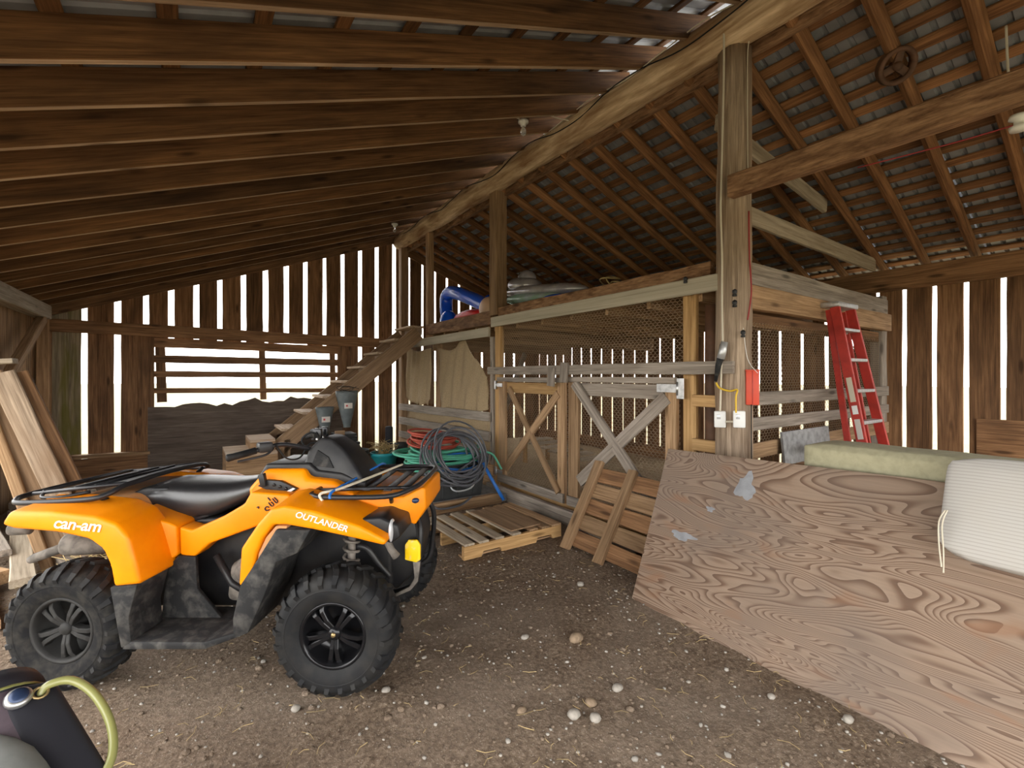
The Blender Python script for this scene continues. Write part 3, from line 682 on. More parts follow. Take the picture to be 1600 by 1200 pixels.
    lathe('engine_cover', [(0.0, -0.035), (0.035, -0.035), (0.055, -0.02), (0.06, 0.02)], 20, 'muddy_metal', en, T(0.10, -0.30, 0.53))
    lathe('engine_cover', [(0.0, -0.03), (0.02, -0.03), (0.032, -0.01), (0.036, 0.02)], 16, 'steel', en, T(0.19, -0.30, 0.57))
    tp('exhaust_hose', [(-0.10, -0.26, 0.60), (0.02, -0.30, 0.46), (0.16, -0.30, 0.38)], 0.02, 'black_plastic', 8, en)
    # ---- tail
    pz('tail_deck', [(-1.0, 0.85), (-0.98, 0.925), (-0.62, 0.94), (-0.54, 0.90), (-0.5, 0.80), (-0.6, 0.74), (-0.9, 0.78)], -0.33, 0.33, 'dusty_orange', 0.02)
    pz('seat_base', [(-0.70, 0.92), (-0.60, 0.97), (-0.45, 0.97), (-0.2, 0.80), (-0.28, 0.765), (-0.55, 0.80)], -0.185, 0.185, 'black_plastic', 0.015)
    ex = tp('exhaust_pipe', [(-1.17, -0.30, 0.575), (-1.14, -0.30, 0.588), (-0.93, -0.27, 0.665)], [0.020, 0.026, 0.028], 'muddy_metal', 14)
    lathe('muffler_end', [(0.0, -0.03), (0.055, -0.03), (0.062, -0.015), (0.062, 0.28), (0.0, 0.28)], 24, 'muddy_metal', ex, T(-0.95, -0.275, 0.66) @ Mx.Rotation(math.radians(-80), 4, 'Z'))
    lathe('tail_lamp', [(0.0, -0.05), (0.03, -0.05), (0.034, -0.04), (0.034, 0.04), (0, 0.05)], 18, 'muddy_metal', t, T(-1.03, -0.47, 0.815) @ Mx.Rotation(math.radians(-75), 4, 'Z'))
    # ---- seat (lofted)
    st = [(-0.68, 0.905, 0.875, 0.10), (-0.655, 0.945, 0.855, 0.16), (-0.60, 0.972, 0.83, 0.195), (-0.48, 0.990, 0.805, 0.215), (-0.32, 0.985, 0.785, 0.215), (-0.22, 0.983, 0.775, 0.205), (-0.10, 0.985, 0.83, 0.185), (0.02, 1.005, 0.89, 0.16), (0.09, 1.03, 0.935, 0.14), (0.125, 1.04, 0.965, 0.12), (0.14, 1.03, 0.99, 0.10)]
    vs, fs = [], []; n = 24
    for (x, zt, zb, hw) in st:
        zc, h = (zt + zb) / 2, (zt - zb) / 2
        hs = [(0.0, zt + 0.006), (0.45, zt + 0.003), (0.78, zt - 0.012), (0.93, zt - 0.035), (1.0, zc), (0.97, zc - h * 0.6), (0.86, zb), (0.4, zb)]
        ring = [(u * hw, z_) for u, z_ in hs] + [(0.0, zb)] + [(-u * hw, z_) for u, z_ in hs[:0:-1]]
        n = len(ring); vs += [(x, y_, z_) for y_, z_ in ring]
    m = len(st)
    for i in range(m - 1):
        for k in range(n): fs.append((i * n + k, i * n + (k + 1) % n, (i + 1) * n + (k + 1) % n, (i + 1) * n + k))
    fs.append(tuple(range(n))[::-1]); fs.append(tuple((m - 1) * n + k for k in range(n)))
    me = mesh('seat', vs, fs, True)
    bm = bmesh.new(); bm.from_mesh(me); bmesh.ops.recalc_face_normals(bm, faces=bm.faces); bm.to_mesh(me); bm.free()
    se = link('seat', me, A, t, 'vinyl'); sm = se.modifiers.new('s', 'SUBSURF'); sm.levels = sm.render_levels = 1
    # ---- tank and console
    def narrow(x, y, z): return (x, y * (1 - 0.25 * max(0, (z - 0.98) / 0.13)), z)
    pz('tank_cover', [(0.09, 0.86), (0.075, 0.985), (0.15, 1.085), (0.385, 1.088), (0.41, 1.04), (0.57, 1.025), (0.69, 0.965), (0.72, 0.90), (0.4, 0.86)], -0.245, 0.245, 'orange', 0.022, 3, narrow)
    pz('tank_trim', [(0.055, 0.985), (0.135, 1.112), (0.40, 1.118), (0.445, 1.075), (0.59, 1.06), (0.735, 1.005), (0.735, 0.965), (0.57, 0.99), (0.40, 1.03), (0.16, 1.07), (0.09, 0.975)], -0.165, 0.165, 'black_plastic', 0.014)
    co = pz('console', [(0.135, 1.000), (0.185, 1.036), (0.27, 1.030), (0.37, 0.985), (0.292, 0.938)], -0.252, -0.225, 'black_plastic', 0.004, 2)
    pz('shift_lever', [(0.145, 1.065), (0.18, 1.078), (0.195, 1.005), (0.165, 0.995)], -0.272, -0.24, 'black_plastic', 0.006, 2, None, co)
    pz('warning_sticker', [(0.322, 0.965), (0.358, 0.987), (0.345, 0.992), (0.305, 0.971)], -0.2555, -0.25, 'white', 0, 1, None, co)
    for k in range(3): lathe('button', [(0, -0.008), (0.008, -0.008), (0.009, 0)], 10, 'rim_black', co, T(0.235 + 0.035 * k, -0.252, 1.008 - 0.010 * k))
    # gauge pod
    def podt(x, y, z): return (x, y * (1 - 0.42 * max(0, (z - 1.02) / 0.25)), z)
    pod = pz('gauge_pod', [(0.34, 1.07), (0.37, 1.19), (0.44, 1.262), (0.505, 1.255), (0.60, 1.185), (0.69, 1.075), (0.735, 1.0), (0.5, 0.985), (0.38, 1.03)], -0.165, 0.165, 'black_plastic', 0.018, 3, podt)
    pz('pod_facet', [(0.40, 1.10), (0.43, 1.19), (0.50, 1.15), (0.54, 1.085)], -0.171, 0.171, 'dusty_plastic', 0.004, 2, lambda x, y, z: (x, y * (1 - 0.38 * max(0, (z - 1.02) / 0.25)), z), pod)
    tp('pod_script', [(0.575, -0.135, 1.105), (0.60, -0.132, 1.115), (0.625, -0.130, 1.118)], 0.0035, 'white', 5, pod)
    # handlebar
    hb = [(0.11, -0.43, 1.20), (0.19, -0.345, 1.222), (0.27, -0.24, 1.238), (0.345, -0.13, 1.205), (0.37, -0.06, 1.185)]
    bar = tp('handlebar', spline(hb + [(x, -y, z) for x, y, z in hb[::-1]], 5), 0.013, 'rack_metal', 10)
    for s in (-1, 1):
        tp('grip', [(0.085, s * 0.455, 1.195), (0.09, s * 0.45, 1.196), (0.11, s * 0.43, 1.20), (0.185, s * 0.35, 1.221)], [0.014, 0.021, 0.019, 0.019], 'rubber', 12, bar)
        cube('control_box', (0, 0, 0), (0.075, 0.06, 0.055), 'black_plastic', bar, 0.010, T(0.215, s * 0.315, 1.235) @ Mx.Rotation(math.radians(-48 * s), 4, 'Z'))
        tp('brake_lever', spline([(0.25, s * 0.29, 1.225), (0.235, s * 0.34, 1.195), (0.17, s * 0.40, 1.18), (0.135, s * 0.435, 1.175)], 4), 0.007, 'rack_metal', 6, bar)
        tp('brake_cable', spline([(0.26, s * 0.28, 1.24), (0.30, s * 0.24, 1.16), (0.34, s * 0.16, 1.15), (0.36, s * 0.08, 1.22), (0.42, s * 0.04, 1.22)], 5), 0.005, 'rubber', 6, bar)
        cube('clamp', (0.395, s * 0.045, 1.275), (0.05, 0.028, 0.07), 'rim_black', bar, 0.006, A)
        lathe('clamp_bolt', [(0, -0.008), (0.010, -0.008), (0.011, 0.008), (0, 0.008)], 10, 'steel', bar, T(0.39, s * 0.045, 1.245) @ Mx.Rotation(math.radians(30), 4, 'Z') @ Mx.Translation((0, -0.02, 0)))
    tp('cable_loop', spline([(0.36, -0.10, 1.18), (0.33, -0.12, 1.25), (0.38, -0.09, 1.29), (0.42, -0.04, 1.24)], 5), 0.006, 'rubber', 6, bar)
    # ---- hood and nose
    hood = pz('hood', [(0.44, 0.885), (0.46, 0.948), (0.76, 0.952), (0.99, 0.950), (1.085, 0.995), (1.105, 0.985), (1.108, 0.875), (1.05, 0.785), (0.96, 0.84), (0.86, 0.875), (0.6, 0.87)], -0.295, 0.295, 'orange', 0.012, 3, lambda x, y, z: (x, y * (1 - 0.25 * max(0, (x - 0.95) / 0.16)), z))
    lathe('badge', [(0, -0.006), (0.018, -0.006), (0.021, 0.004)], 18, 'badge_blue', hood, T(1.055, -0.255, 0.925) @ Mx.Rotation(math.radians(20), 4, 'Z') @ Mx.Diagonal((1.0, 1, 0.75, 1)))
    pz('front_grille', [(0.78, 0.82), (1.03, 0.80), (1.06, 0.66), (1.02, 0.47), (0.92, 0.37), (0.78, 0.40)], -0.16, 0.16, 'black_plastic', 0.02)
    bpz = tp('front_bumper', spline([(0.90, -0.17, 0.36), (1.03, -0.19, 0.42), (1.06, -0.20, 0.56), (1.07, -0.19, 0.72), (1.05, -0.16, 0.80)], 4), 0.016, 'black_plastic')
    tp('front_bumper', spline([(0.90, 0.17, 0.36), (1.03, 0.19, 0.42), (1.06, 0.20, 0.56), (1.07, 0.19, 0.72), (1.05, 0.16, 0.80)], 4), 0.016, 'black_plastic')
    pz('bumper_guard', [(0.985, 0.66), (1.005, 0.69), (1.055, 0.69), (1.075, 0.66), (1.075, 0.575), (1.05, 0.56), (0.985, 0.575)], -0.225, -0.205, 'yellow', 0.006, 2, None, bpz)
    pz('skid_edge', [(1.03, 0.565), (1.075, 0.565), (1.06, 0.45), (1.02, 0.40), (0.92, 0.355), (0.92, 0.375), (1.01, 0.42), (1.04, 0.47)], -0.222, -0.208, 'muddy_metal', 0.004, 2, None, bpz)
    tp('front_strut', [(0.86, -0.30, 0.80), (0.93, -0.30, 0.66), (0.955, -0.29, 0.62)], [0.022, 0.020, 0.024], 'muddy_metal', 10)
    tp('steering_hose', spline([(0.74, -0.30, 0.68), (0.80, -0.31, 0.67), (0.86, -0.30, 0.58), (0.92, -0.28, 0.50)], 4), 0.017, 'black_plastic')
    # ---- racks
    z = 0.985
    fo = [(0.50, -0.30, z), (0.53, -0.39, z), (0.62, -0.425, z), (0.93, -0.42, z + .005), (1.03, -0.34, z + .02), (1.075, -0.2, z + .03), (1.075, 0.2, z + .03), (1.03, 0.34, z + .02), (0.93, 0.42, z + .005), (0.62, 0.425, z), (0.53, 0.39, z), (0.50, 0.30, z)]
    fr = tube('front_rack', [A @ p for p in spline(fo, 4, True)], 0.0135, 'rack_metal', t, 10, None, True)
    for y in (-0.27, 0.27): tp('rack_bar', [(0.50, y, z), (1.06, y, z + 0.02)], 0.010, 'rack_metal', 8, fr)
    for x in (0.66, 0.78, 0.90, 1.0):
        cube('rack_slat', (x, 0, z + 0.004 + max(0, x - 0.9) * 0.15), (0.045, 0.56, 0.008), 'rack_metal', fr, 0.003, A)
    for s in (-1, 1):
        tp('rack_post', [(0.93, s * 0.30, 0.93), (0.95, s * 0.38, z)], 0.012, 'rack_metal', 8, fr); tp('rack_post', [(0.56, s * 0.30, 0.93), (0.56, s * 0.36, z)], 0.012, 'rack_metal', 8, fr)
    ro = [(-1.17, -0.28, 0.955), (-1.14, -0.40, 0.945), (-1.04, -0.445, 0.945), (-0.70, -0.44, 0.965), (-0.615, -0.40, 0.985), (-0.595, -0.30, 1.015), (-0.58, 0, 1.03), (-0.595, 0.30, 1.015), (-0.615, 0.40, 0.985), (-0.70, 0.44, 0.965), (-1.04, 0.445, 0.945), (-1.14, 0.40, 0.945), (-1.17, 0.28, 0.955)]
    rr = tube('rear_rack', [A @ p for p in spline(ro, 4, True)], 0.0145, 'rack_metal', t, 10, None, True)
    def rk(x): return 0.955 + (x + 1.17) * 0.11
    for y in (-0.30, 0.30): tp('rack_bar', [(-1.15, y, rk(-1.15)), (-0.60, y, rk(-0.6) + 0.005)], 0.011, 'rack_metal', 8, rr)
    pz('rack_plate', [(-1.03, rk(-1.03) - 0.004), (-0.64, rk(-0.64) - 0.004), (-0.64, rk(-0.64) + 0.004), (-1.03, rk(-1.03) + 0.004)], -0.28, 0.28, 'rack_metal', 0.003, 1, None, rr)
    for x in (-1.09, -0.90, -0.78): tp('rack_bar', [(x, -0.30, rk(x) + 0.008), (x, 0.30, rk(x) + 0.008)], 0.009, 'rack_metal', 8, rr)
    for s in (-1, 1):
        tp('rack_loop', spline([(-0.80, s * 0.31, 0.975), (-0.90, s * 0.37, 0.96), (-1.02, s * 0.37, 0.955), (-1.08, s * 0.31, 0.96)], 4), 0.009, 'rack_metal', 8, rr)
        tp('rack_post', [(-0.66, s * 0.33, 0.93), (-0.66, s * 0.41, 0.97)], 0.013, 'rack_metal', 8, rr); tp('rack_post', [(-1.05, s * 0.36, 0.92), (-1.05, s * 0.43, 0.945)], 0.013, 'rack_metal', 8, rr)
    # straps tied across the front rack
    for (pts, mat, lab) in (([(0.60, -0.44, 0.97), (0.585, -0.43, 1.005), (0.66, -0.36, 1.015), (0.76, -0.10, 1.03), (0.85, 0.22, 1.04)], 'cable_cream', 'tan rope tied across the front rack of the quad bike'), ([(0.64, -0.44, 0.98), (0.64, -0.40, 1.012), (0.68, -0.15, 1.03), (0.72, 0.15, 1.05), (0.70, 0.33, 1.02)], 'hose_blue', 'blue bungee cord hooked across the front rack of the quad bike')):
        o = tube('tie_cord', [A @ p for p in spline(pts, 5)], 0.0075, mat, None, 8); tag(o, lab, 'cord')
    return t
make_atv()

# ================================================================ THINGS IN THE BARN
_a = math.atan2(500, FPX); _f = V((math.sin(_a), math.cos(_a), 0)); _r = V((math.cos(_a), -math.sin(_a), 0))
def at(px, py, ax, v):
    """point of the plane X, Y or Z = v that the photograph shows at (px, py)"""
    d = _f + _r * ((px - 800) / FPX) + V((0, 0, (586 - py) / FPX)); o = V((0, 0, 1.64)); i = 'XYZ'.index(ax)
    return o + d * ((v - o[i]) / d[i])

# --- staircase ------------------------------------------------------------------
def zs(x): return 0.74 + 0.825 * (x - 1.21)
st = thing('staircase', 'open wooden staircase climbing to the loft along the back wall', 'staircase', (2.2, 8.5, 0))
for y in (8.10, 8.95):
    plank('stringer', (1.10, y, zs(1.10) - 0.17), (3.45, y, zs(3.45) - 0.17), 0.26, 0.04, 'stair_wood', st)
for k in range(8):
    x = 1.20 + 0.305 * k
    plank('tread', (x + 0.10, 8.12, zs(x) + 0.04), (x + 0.10, 8.93, zs(x) + 0.04), 0.27, 0.038, 'tread_wood', st, (1, 0, 0))
    plank('riser', (x + 0.19, 8.125, zs(x) - 0.045), (x + 0.19, 8.925, zs(x) - 0.045), 0.13, 0.02, 'tread_wood', st)
plank('leg', (1.24, 8.10, 0.0), (1.24, 8.10, 0.62), 0.09, 0.04, 'stair_wood', st, (1, 0, 0)); plank('leg', (1.24, 8.95, 0.0), (1.24, 8.95, 0.62), 0.09, 0.04, 'stair_wood', st, (1, 0, 0))
def boxstep(label, x0, x1, y0, y1, z0, z1):
    t = thing('step_box', label, 'step', ((x0 + x1) / 2, (y0 + y1) / 2, z0))
    plank('top_board', (x0, (y0 * 3 + y1) / 4, z1 - 0.02), (x1, (y0 * 3 + y1) / 4, z1 - 0.02), (y1 - y0) / 2 - 0.006, 0.04, 'tread_wood', t, (0, 1, 0))
    plank('top_board', (x0, (y0 + 3 * y1) / 4, z1 - 0.02), (x1, (y0 + 3 * y1) / 4, z1 - 0.02), (y1 - y0) / 2 - 0.006, 0.04, 'tread_wood', t, (0, 1, 0))
    for y in (y0 + 0.02, y1 - 0.02): plank('side_board', (x0, y, (z0 + z1) / 2 - 0.02), (x1, y, (z0 + z1) / 2 - 0.02), z1 - z0 - 0.042, 0.035, 'tan_board', t)
    for x in (x0 + 0.02, x1 - 0.02): plank('end_board', (x, y0 + 0.04, (z0 + z1) / 2 - 0.02), (x, y1 - 0.04, (z0 + z1) / 2 - 0.02), z1 - z0 - 0.042, 0.035, 'tan_board', t)
boxstep('large low wooden step box at the foot of the stairs', 0.40, 1.06, 7.75, 8.75, 0.0, 0.50)
boxstep('small upper wooden step box between low box and first stair tread', 0.72, 1.06, 8.0, 8.75, 0.50, 0.66)
# two grey cones hung from the stringer
def cone(label, x, zt, zb, r0, r1):
    t = thing('processing_cone', label, 'cone', (x, 7.98, zb), group='grey sheet metal cones on the staircase')
    mw = Mx.Translation((x, 7.98, zb)) @ Mx.Rotation(math.radians(8), 4, 'Z')
    c = lathe('cone_body', [(r1, 0), (r1 * 1.02, 0.03), (r0, (zt - zb) * 0.92), (r0, zt - zb), (r0 - 0.008, zt - zb), (r1 - 0.008, 0)], 28, 'cone_grey', t, mw @ Mx.Diagonal((1, 0.6, 1, 1)), 'Z')
    zm = (zt - zb) * 0.60; rm = r1 + (r0 - r1) * 0.6
    cube('label_plate', (x, 7.98 - rm * 0.6 - 0.012, zb + zm), (0.13, 0.004, 0.09), 'label_paper', t, 0.001)
    cube('label_mark', (x - 0.025, 7.98 - rm * 0.6 - 0.0155, zb + zm), (0.03, 0.003, 0.03), 'flag_red', t, 0.001)
    plank('bracket', (x, 8.0, zt - 0.05), (x, 8.085, zt - 0.05), 0.05, 0.02, 'steel', t)
    return t
cone('smaller grey cone hung lower on the stair side', 1.78, 1.12, 0.63, 0.145, 0.05)
cone('larger grey cone hung higher on the stair side', 2.13, 1.375, 0.77, 0.185, 0.06)
def coil(name, label, c, rx, ry, turns, r, mat, tilt=(0, 0, 0), jit=0.05, drift=(0, 0, 0), n=26, seed=1, cat='hose', tail=None, nn=7):
    rg = random.Random(seed); pts = []
    rot = Mx.Rotation(tilt[2], 4, 'Z') @ Mx.Rotation(tilt[1], 4, 'Y') @ Mx.Rotation(tilt[0], 4, 'X')
    ph = [rg.uniform(0, 6) for _ in range(6)]
    for k in range(int(turns * n) + 1):
        a = 2 * math.pi * k / n; u = k / (turns * n)
        w1 = 1 + jit * 2.2 * math.sin(a * 0.37 + ph[0]) + jit * math.sin(a * 0.83 + ph[1])
        p = V((rx * w1 * math.cos(a) + jit * 0.8 * math.sin(a * 0.21 + ph[2]), ry * (1 + jit * 2 * math.sin(a * 0.29 + ph[3])) * math.sin(a) + jit * 0.8 * math.sin(a * 0.17 + ph[4]), jit * 0.9 * math.sin(a * 0.53 + ph[5])))
        p = rot @ p; pts.append(p + V(c) + V(drift) * (u - 0.5))
    if tail: pts = pts + spline([pts[-1]] + [V(q) for q in tail], 6)[1:]
    o = tube(name, pts, r, mat, None, nn); return tag(o, label, cat)
coil('wire_tangle', 'small tangle of wire in the mouth of the larger cone', (2.13, 7.95, 1.39), 0.13, 0.05, 4, 0.004, 'rubber', (0.3, 0, 0), 0.06, cat='wire', seed=3)
o = cube('small_board', (2.02, 8.0, 0.62), (0.16, 0.03, 0.2), 'stair_wood'); tag(o, 'small square board beside the smaller cone', 'board'); 
plank('stake', (2.02, 8.03, 0.0), (2.02, 8.03, 0.6), 0.05, 0.03, 'stair_wood', o)

# --- hose bin ---------------------------------------------------------------------
tb = thing('storage_tote', 'black plastic bin overflowing with garden hoses', 'bin', (2.78, 5.45, 0.085))
def frust(x0, x1, y0, y1, z0, z1, k): 
    xc, yc = (x0 + x1) / 2, (y0 + y1) / 2
    lo_ = [(xc + (x - xc) * k, yc + (y - yc) * k, z0) for x, y in ((x0, y0), (x1, y0), (x1, y1), (x0, y1))]
    return lo_ + [(x0, y0, z1), (x1, y0, z1), (x1, y1, z1), (x0, y1, z1)]
vo_ = frust(2.38, 3.16, 5.22, 5.70, 0.085, 0.50, 0.86); vi = frust(2.40, 3.14, 5.24, 5.68, 0.10, 0.50, 0.86)
link('bin_body', mesh('bin_body', vo_ + vi, [(0, 3, 2, 1)] + [(i, (i + 1) % 4, (i + 1) % 4 + 4, i + 4) for i in range(4)] + [(8, 9, 10, 11)] + [(8 + (i + 1) % 4, 8 + i, 12 + i, 12 + (i + 1) % 4) for i in range(4)] + [(4 + i, 4 + (i + 1) % 4, 12 + (i + 1) % 4, 12 + i) for i in range(4)]), None, tb, 'tote_black')
tube('bin_rim', [V(p) for p in ((2.37, 5.21, 0.5), (3.17, 5.21, 0.5), (3.17, 5.71, 0.5), (2.37, 5.71, 0.5))], 0.018, 'tote_black', tb, 6, None, True, False)
for x in (2.56, 2.77, 2.98): plank('bin_rib', (x, 5.245, 0.12), (x, 5.215, 0.48), 0.03, 0.02, 'tote_black', tb, (1, 0, 0))
tube('bin_handle', spline([(2.66, 5.22, 0.30), (2.64, 5.17, 0.24), (2.72, 5.15, 0.2), (2.90, 5.15, 0.22), (2.98, 5.17, 0.32), (2.96, 5.22, 0.36)], 4), 0.012, 'aluminium', tb, 6)
coil('garden_hose', 'green garden hose coiled in a heap over the black bin', (2.68, 5.48, 0.60), 0.52, 0.26, 10, 0.015, 'hose_green', (0.12, 0.04, 0.05), 0.07, (0, 0, 0.16), seed=5, tail=[(3.10, 5.3, 0.64), (3.26, 5.22, 0.60), (3.36, 5.15, 0.40)])
coil('garden_hose', 'red garden hose coiled on top of the green hose', (2.62, 5.62, 0.80), 0.31, 0.19, 8, 0.014, 'hose_red', (0.2, 0.06, 0), 0.05, (0, 0, 0.12), seed=8)
coil('garden_hose', 'dark grey hose in big hanging loops over the front of the bin', (2.70, 5.16, 0.65), 0.37, 0.32, 12, 0.0125, 'hose_grey', (1.05, 0.10, 0.1), 0.075, (0.10, -0.10, 0.06), seed=12, tail=[(2.35, 5.0, 0.3), (2.3, 4.9, 0.12), (2.6, 4.9, 0.1), (2.85, 5.05, 0.13)])
coil('garden_hose', 'blue hose looping between the grey loops and the bin', (2.78, 5.26, 0.50), 0.36, 0.14, 3, 0.013, 'hose_blue', (0.5, 0, 0), 0.06, seed=15, nn=7)
o = tube('blue_pipe', [(3.06, 5.12, 0.52), (3.12, 5.0, 0.32), (3.19, 4.84, 0.09)], 0.021, 'hose_blue', None, 10); tag(o, 'blue pipe leaning from the bin rim to the ground', 'pipe')

# --- plant pots ------------------------------------------------------------------
def pot(label, x, y, z, r, h, mat, soil=True, flip=False):
    t = thing('plant_pot', label, 'pot', (x, y, z), group='plant pots below the stairs')
    mw = Mx.Translation((x, y, z))
    lathe('pot_body', [(0, 0.005), (r * 0.72, 0), (r * 0.95, h * 0.85), (r, h * 0.86), (r, h), (r * 0.92, h), (r * 0.9, h * 0.8), (0, h * 0.78)], 24, mat, t, mw, 'Z')
    if soil: blob('soil', (x, y, z + h * 0.82), (r * 0.85, r * 0.85, h * 0.08), 'dirt', t, 2, 0.2)
pot('squat teal pot with dry plant stems before the stairs', 2.68, 7.74, 0, 0.23, 0.34, 'teal')
pot('round black pot left of the teal pot', 2.22, 7.74, 0, 0.20, 0.42, 'tote_black')
pot('wide black pot behind the gauge pod of the quad bike', 1.74, 7.66, 0, 0.22, 0.34, 'tote_black')
pot('small dark green pot by the rail fence', 3.38, 7.9, 0.0, 0.16, 0.56, 'dark_green', False)
pot('narrow tall black pot beside the red hose', 3.06, 7.95, 0, 0.12, 0.44, 'tote_black', False)
for k in range(5):
    o = cube('nursery_tray', (2.16 + U(-.02, .02), 8.3, 0.42 + 0.05 * k), (0.46 - 0.03 * k, 0.36, 0.045), 'tote_black', None, 0.008, None); tag(o, 'flat black nursery tray in the stack behind the pots, ' + ('bottom', 'second lowest', 'middle', 'second highest', 'top')[k] + ' one', 'tray', 'stacked nursery trays')
o = cube('tray_crate', (2.16, 8.3, 0.198), (0.5, 0.42, 0.396), 'tote_black', None, 0.01); tag(o, 'black crate under the stacked nursery trays', 'crate')
vs, fs = sheet_tubes([spline([(2.66 + U(-.1, .1), 7.78 + U(-.1, .1), 0.28), (2.66 + U(-.18, .22), 7.78 + U(-.15, .15), 0.42), (2.66 + U(-.3, .3), 7.78 + U(-.2, .2), U(0.36, 0.56))], 3) for _ in range(40)], 0.004, 4)
o = link('dry_stems', mesh('dry_stems', vs, fs), None, None, 'straw'); tag(o, 'dry brown plant stems in the teal pot', 'plant', None, 'stuff')
o = cube('boot', (2.93, 8.2, 0.36), (0.13, 0.10, 0.72), 'bag_black', None, 0.03); tag(o, 'tall black rubber boot shaft behind the narrow pot', 'boot')
cube('boot_foot', (2.90, 8.1, 0.05), (0.12, 0.28, 0.1), 'bag_black', o, 0.03)

# --- burlap -----------------------------------------------------------------------
def cloth(name, label, pts_top, z_bot, x, mat='burlap', nfold=6, seed=1):
    rg = random.Random(seed); ny, nz = 40, 24; vs, fs = [], []; ph = rg.uniform(0, 6)
    ya, yb = pts_top[0][0], pts_top[-1][0]
    def top(y):
        for (a, za), (b, zb) in zip(pts_top, pts_top[1:]):
            if (a - y) * (b - y) <= 0: return za + (zb - za) * (0.5 - 0.5 * math.cos(math.pi * (y - a) / (b - a)))
        return pts_top[-1][1]
    for j in range(nz + 1):
        for i in range(ny + 1):
            y = ya + (yb - ya) * i / ny; zt = top(y); v = j / nz
            edge = abs(i / ny - 0.5) * 2
            zb = z_bot + 0.10 * edge ** 6 + 0.02 * math.sin(i * 0.7 + ph)
            vs.append((x + 0.03 * v * math.sin(i / ny * nfold * 2 * math.pi + ph) + 0.012 * math.sin(i * 0.9 + j * 0.3), y + 0.03 * math.sin(v * 2.5) * (i / ny - 0.5), zt + (zb - zt) * v))
    for j in range(nz):
        for i in range(ny):
            a = j * (ny + 1) + i; fs.append((a, a + 1, a + ny + 2, a + ny + 1))
    o = link(name, mesh(name, vs, fs, True), None, None, mat); so = o.modifiers.new('t', 'SOLIDIFY'); so.thickness = 0.006
    tag(o, label, 'cloth')
cloth('burlap_sheet', 'narrow tan burlap sheet hanging left of the stud', [(9.15, 2.20), (8.5, 2.10), (7.92, 2.14)], 1.08, 3.64, seed=2, nfold=3)
cloth('burlap_sheet', 'wide tan burlap sheet hanging right of the stud', [(7.68, 2.12), (7.2, 2.06), (6.72, 2.21), (6.35, 1.90), (5.98, 1.62)], 1.04, 3.66, seed=4, nfold=4)
cloth('burlap_sheet', 'tan burlap lining behind the grey rails', [(9.25, 1.04), (5.95, 1.06)], 0.3, 3.685, seed=9, nfold=7)

# --- gates ------------------------------------------------------------------------
def gate(label, ya, yb, z0, z1, braces, mat2):
    t = thing('coop_gate', label, 'gate', (3.62, (ya + yb) / 2, z0), group='coop gates')
    X = 3.60
    plank('stile', (X, ya - 0.08, z0), (X, ya - 0.08, z1 - 0.05), 0.16, 0.04, 'tan_board', t, (0, 1, 0))
    plank('stile', (X, yb + 0.06, z0), (X, yb + 0.06, z1 - 0.05), 0.12, 0.05, 'tan_board', t, (0, 1, 0))
    plank('top_rail', (X - 0.03, ya, z1 - 0.02), (X - 0.03, yb, z1 - 0.02), 0.06, 0.045, 'grey_board', t)
    plank('upper_rail', (X + 0.03, ya - 0.06, z1 - 0.13), (X + 0.03, yb + 0.02, z1 - 0.13), 0.14, 0.03, mat2, t)
    plank('bottom_rail', (X - 0.03, ya, z0 + 0.06), (X - 0.03, yb, z0 + 0.06), 0.11, 0.03, 'grey_board', t)
    for (a, b, m_, w_) in braces: plank('brace', (X - 0.02, a[0], a[1]), (X - 0.05, b[0], b[1]), w_, 0.03, m_, t, (0, 0, 1), 0.002, 4)
    return t
g1 = gate('left coop gate with a narrow crossed brace', 5.56, 4.15, 0.14, 1.60, [((5.30, 1.46), (4.22, 0.26), 'tan_board', 0.085), ((4.25, 1.42), (5.34, 0.36), 'tan_board', 0.10)], 'new_lumber')
g2 = gate('right coop gate with wide grey crossed brace', 4.08, 2.62, 0.14, 1.61, [((3.98, 1.55), (2.86, 0.45), 'grey_board', 0.12), ((2.72, 1.44), (3.86, 0.46), 'grey_board', 0.13)], 'grey_board')
def hinge(par, y, z, s, k=1.0):
    h = plank('hinge', (3.568, y, z), (3.568, y - 0.15 * s * k, z), 0.05 * k, 0.006, 'steel', par, (0, 0, 1))
    plank('hinge_plate', (3.566, y + 0.03 * s, z + 0.06 * k), (3.566, y + 0.03 * s, z - 0.06 * k), 0.05 * k, 0.006, 'steel', h, (0, 1, 0)); tube('hinge_pin', [(3.562, y, z + 0.06), (3.562, y, z - 0.06)], 0.010, 'steel', h, 8)
hinge(g1, 5.60, 1.50, 1); hinge(g1, 5.60, 0.28, 1); hinge(g2, 2.60, 1.52, -1, 1.5)
o = plank('latch_bar', (3.52, 5.74, 1.70), (3.50, 2.04, 1.70), 0.105, 0.035, 'grey_board', None, (0, 0, 1), 0.003, 10); tag(o, 'long grey bar laid across the top of both gates', 'bar')
for y, z, lab, m_ in ((4.27, 1.62, 'small tilted wooden catch on the left gate', 'grey_board'), (4.04, 1.67, 'small upright wooden catch on the right gate', 'grey_board')):
    o = plank('gate_catch', (3.475, y, z - 0.11), (3.475, y - 0.02, z + 0.11), 0.12, 0.03, m_, None, (0, 1, 0)); tag(o, lab, 'catch', 'gate catches')
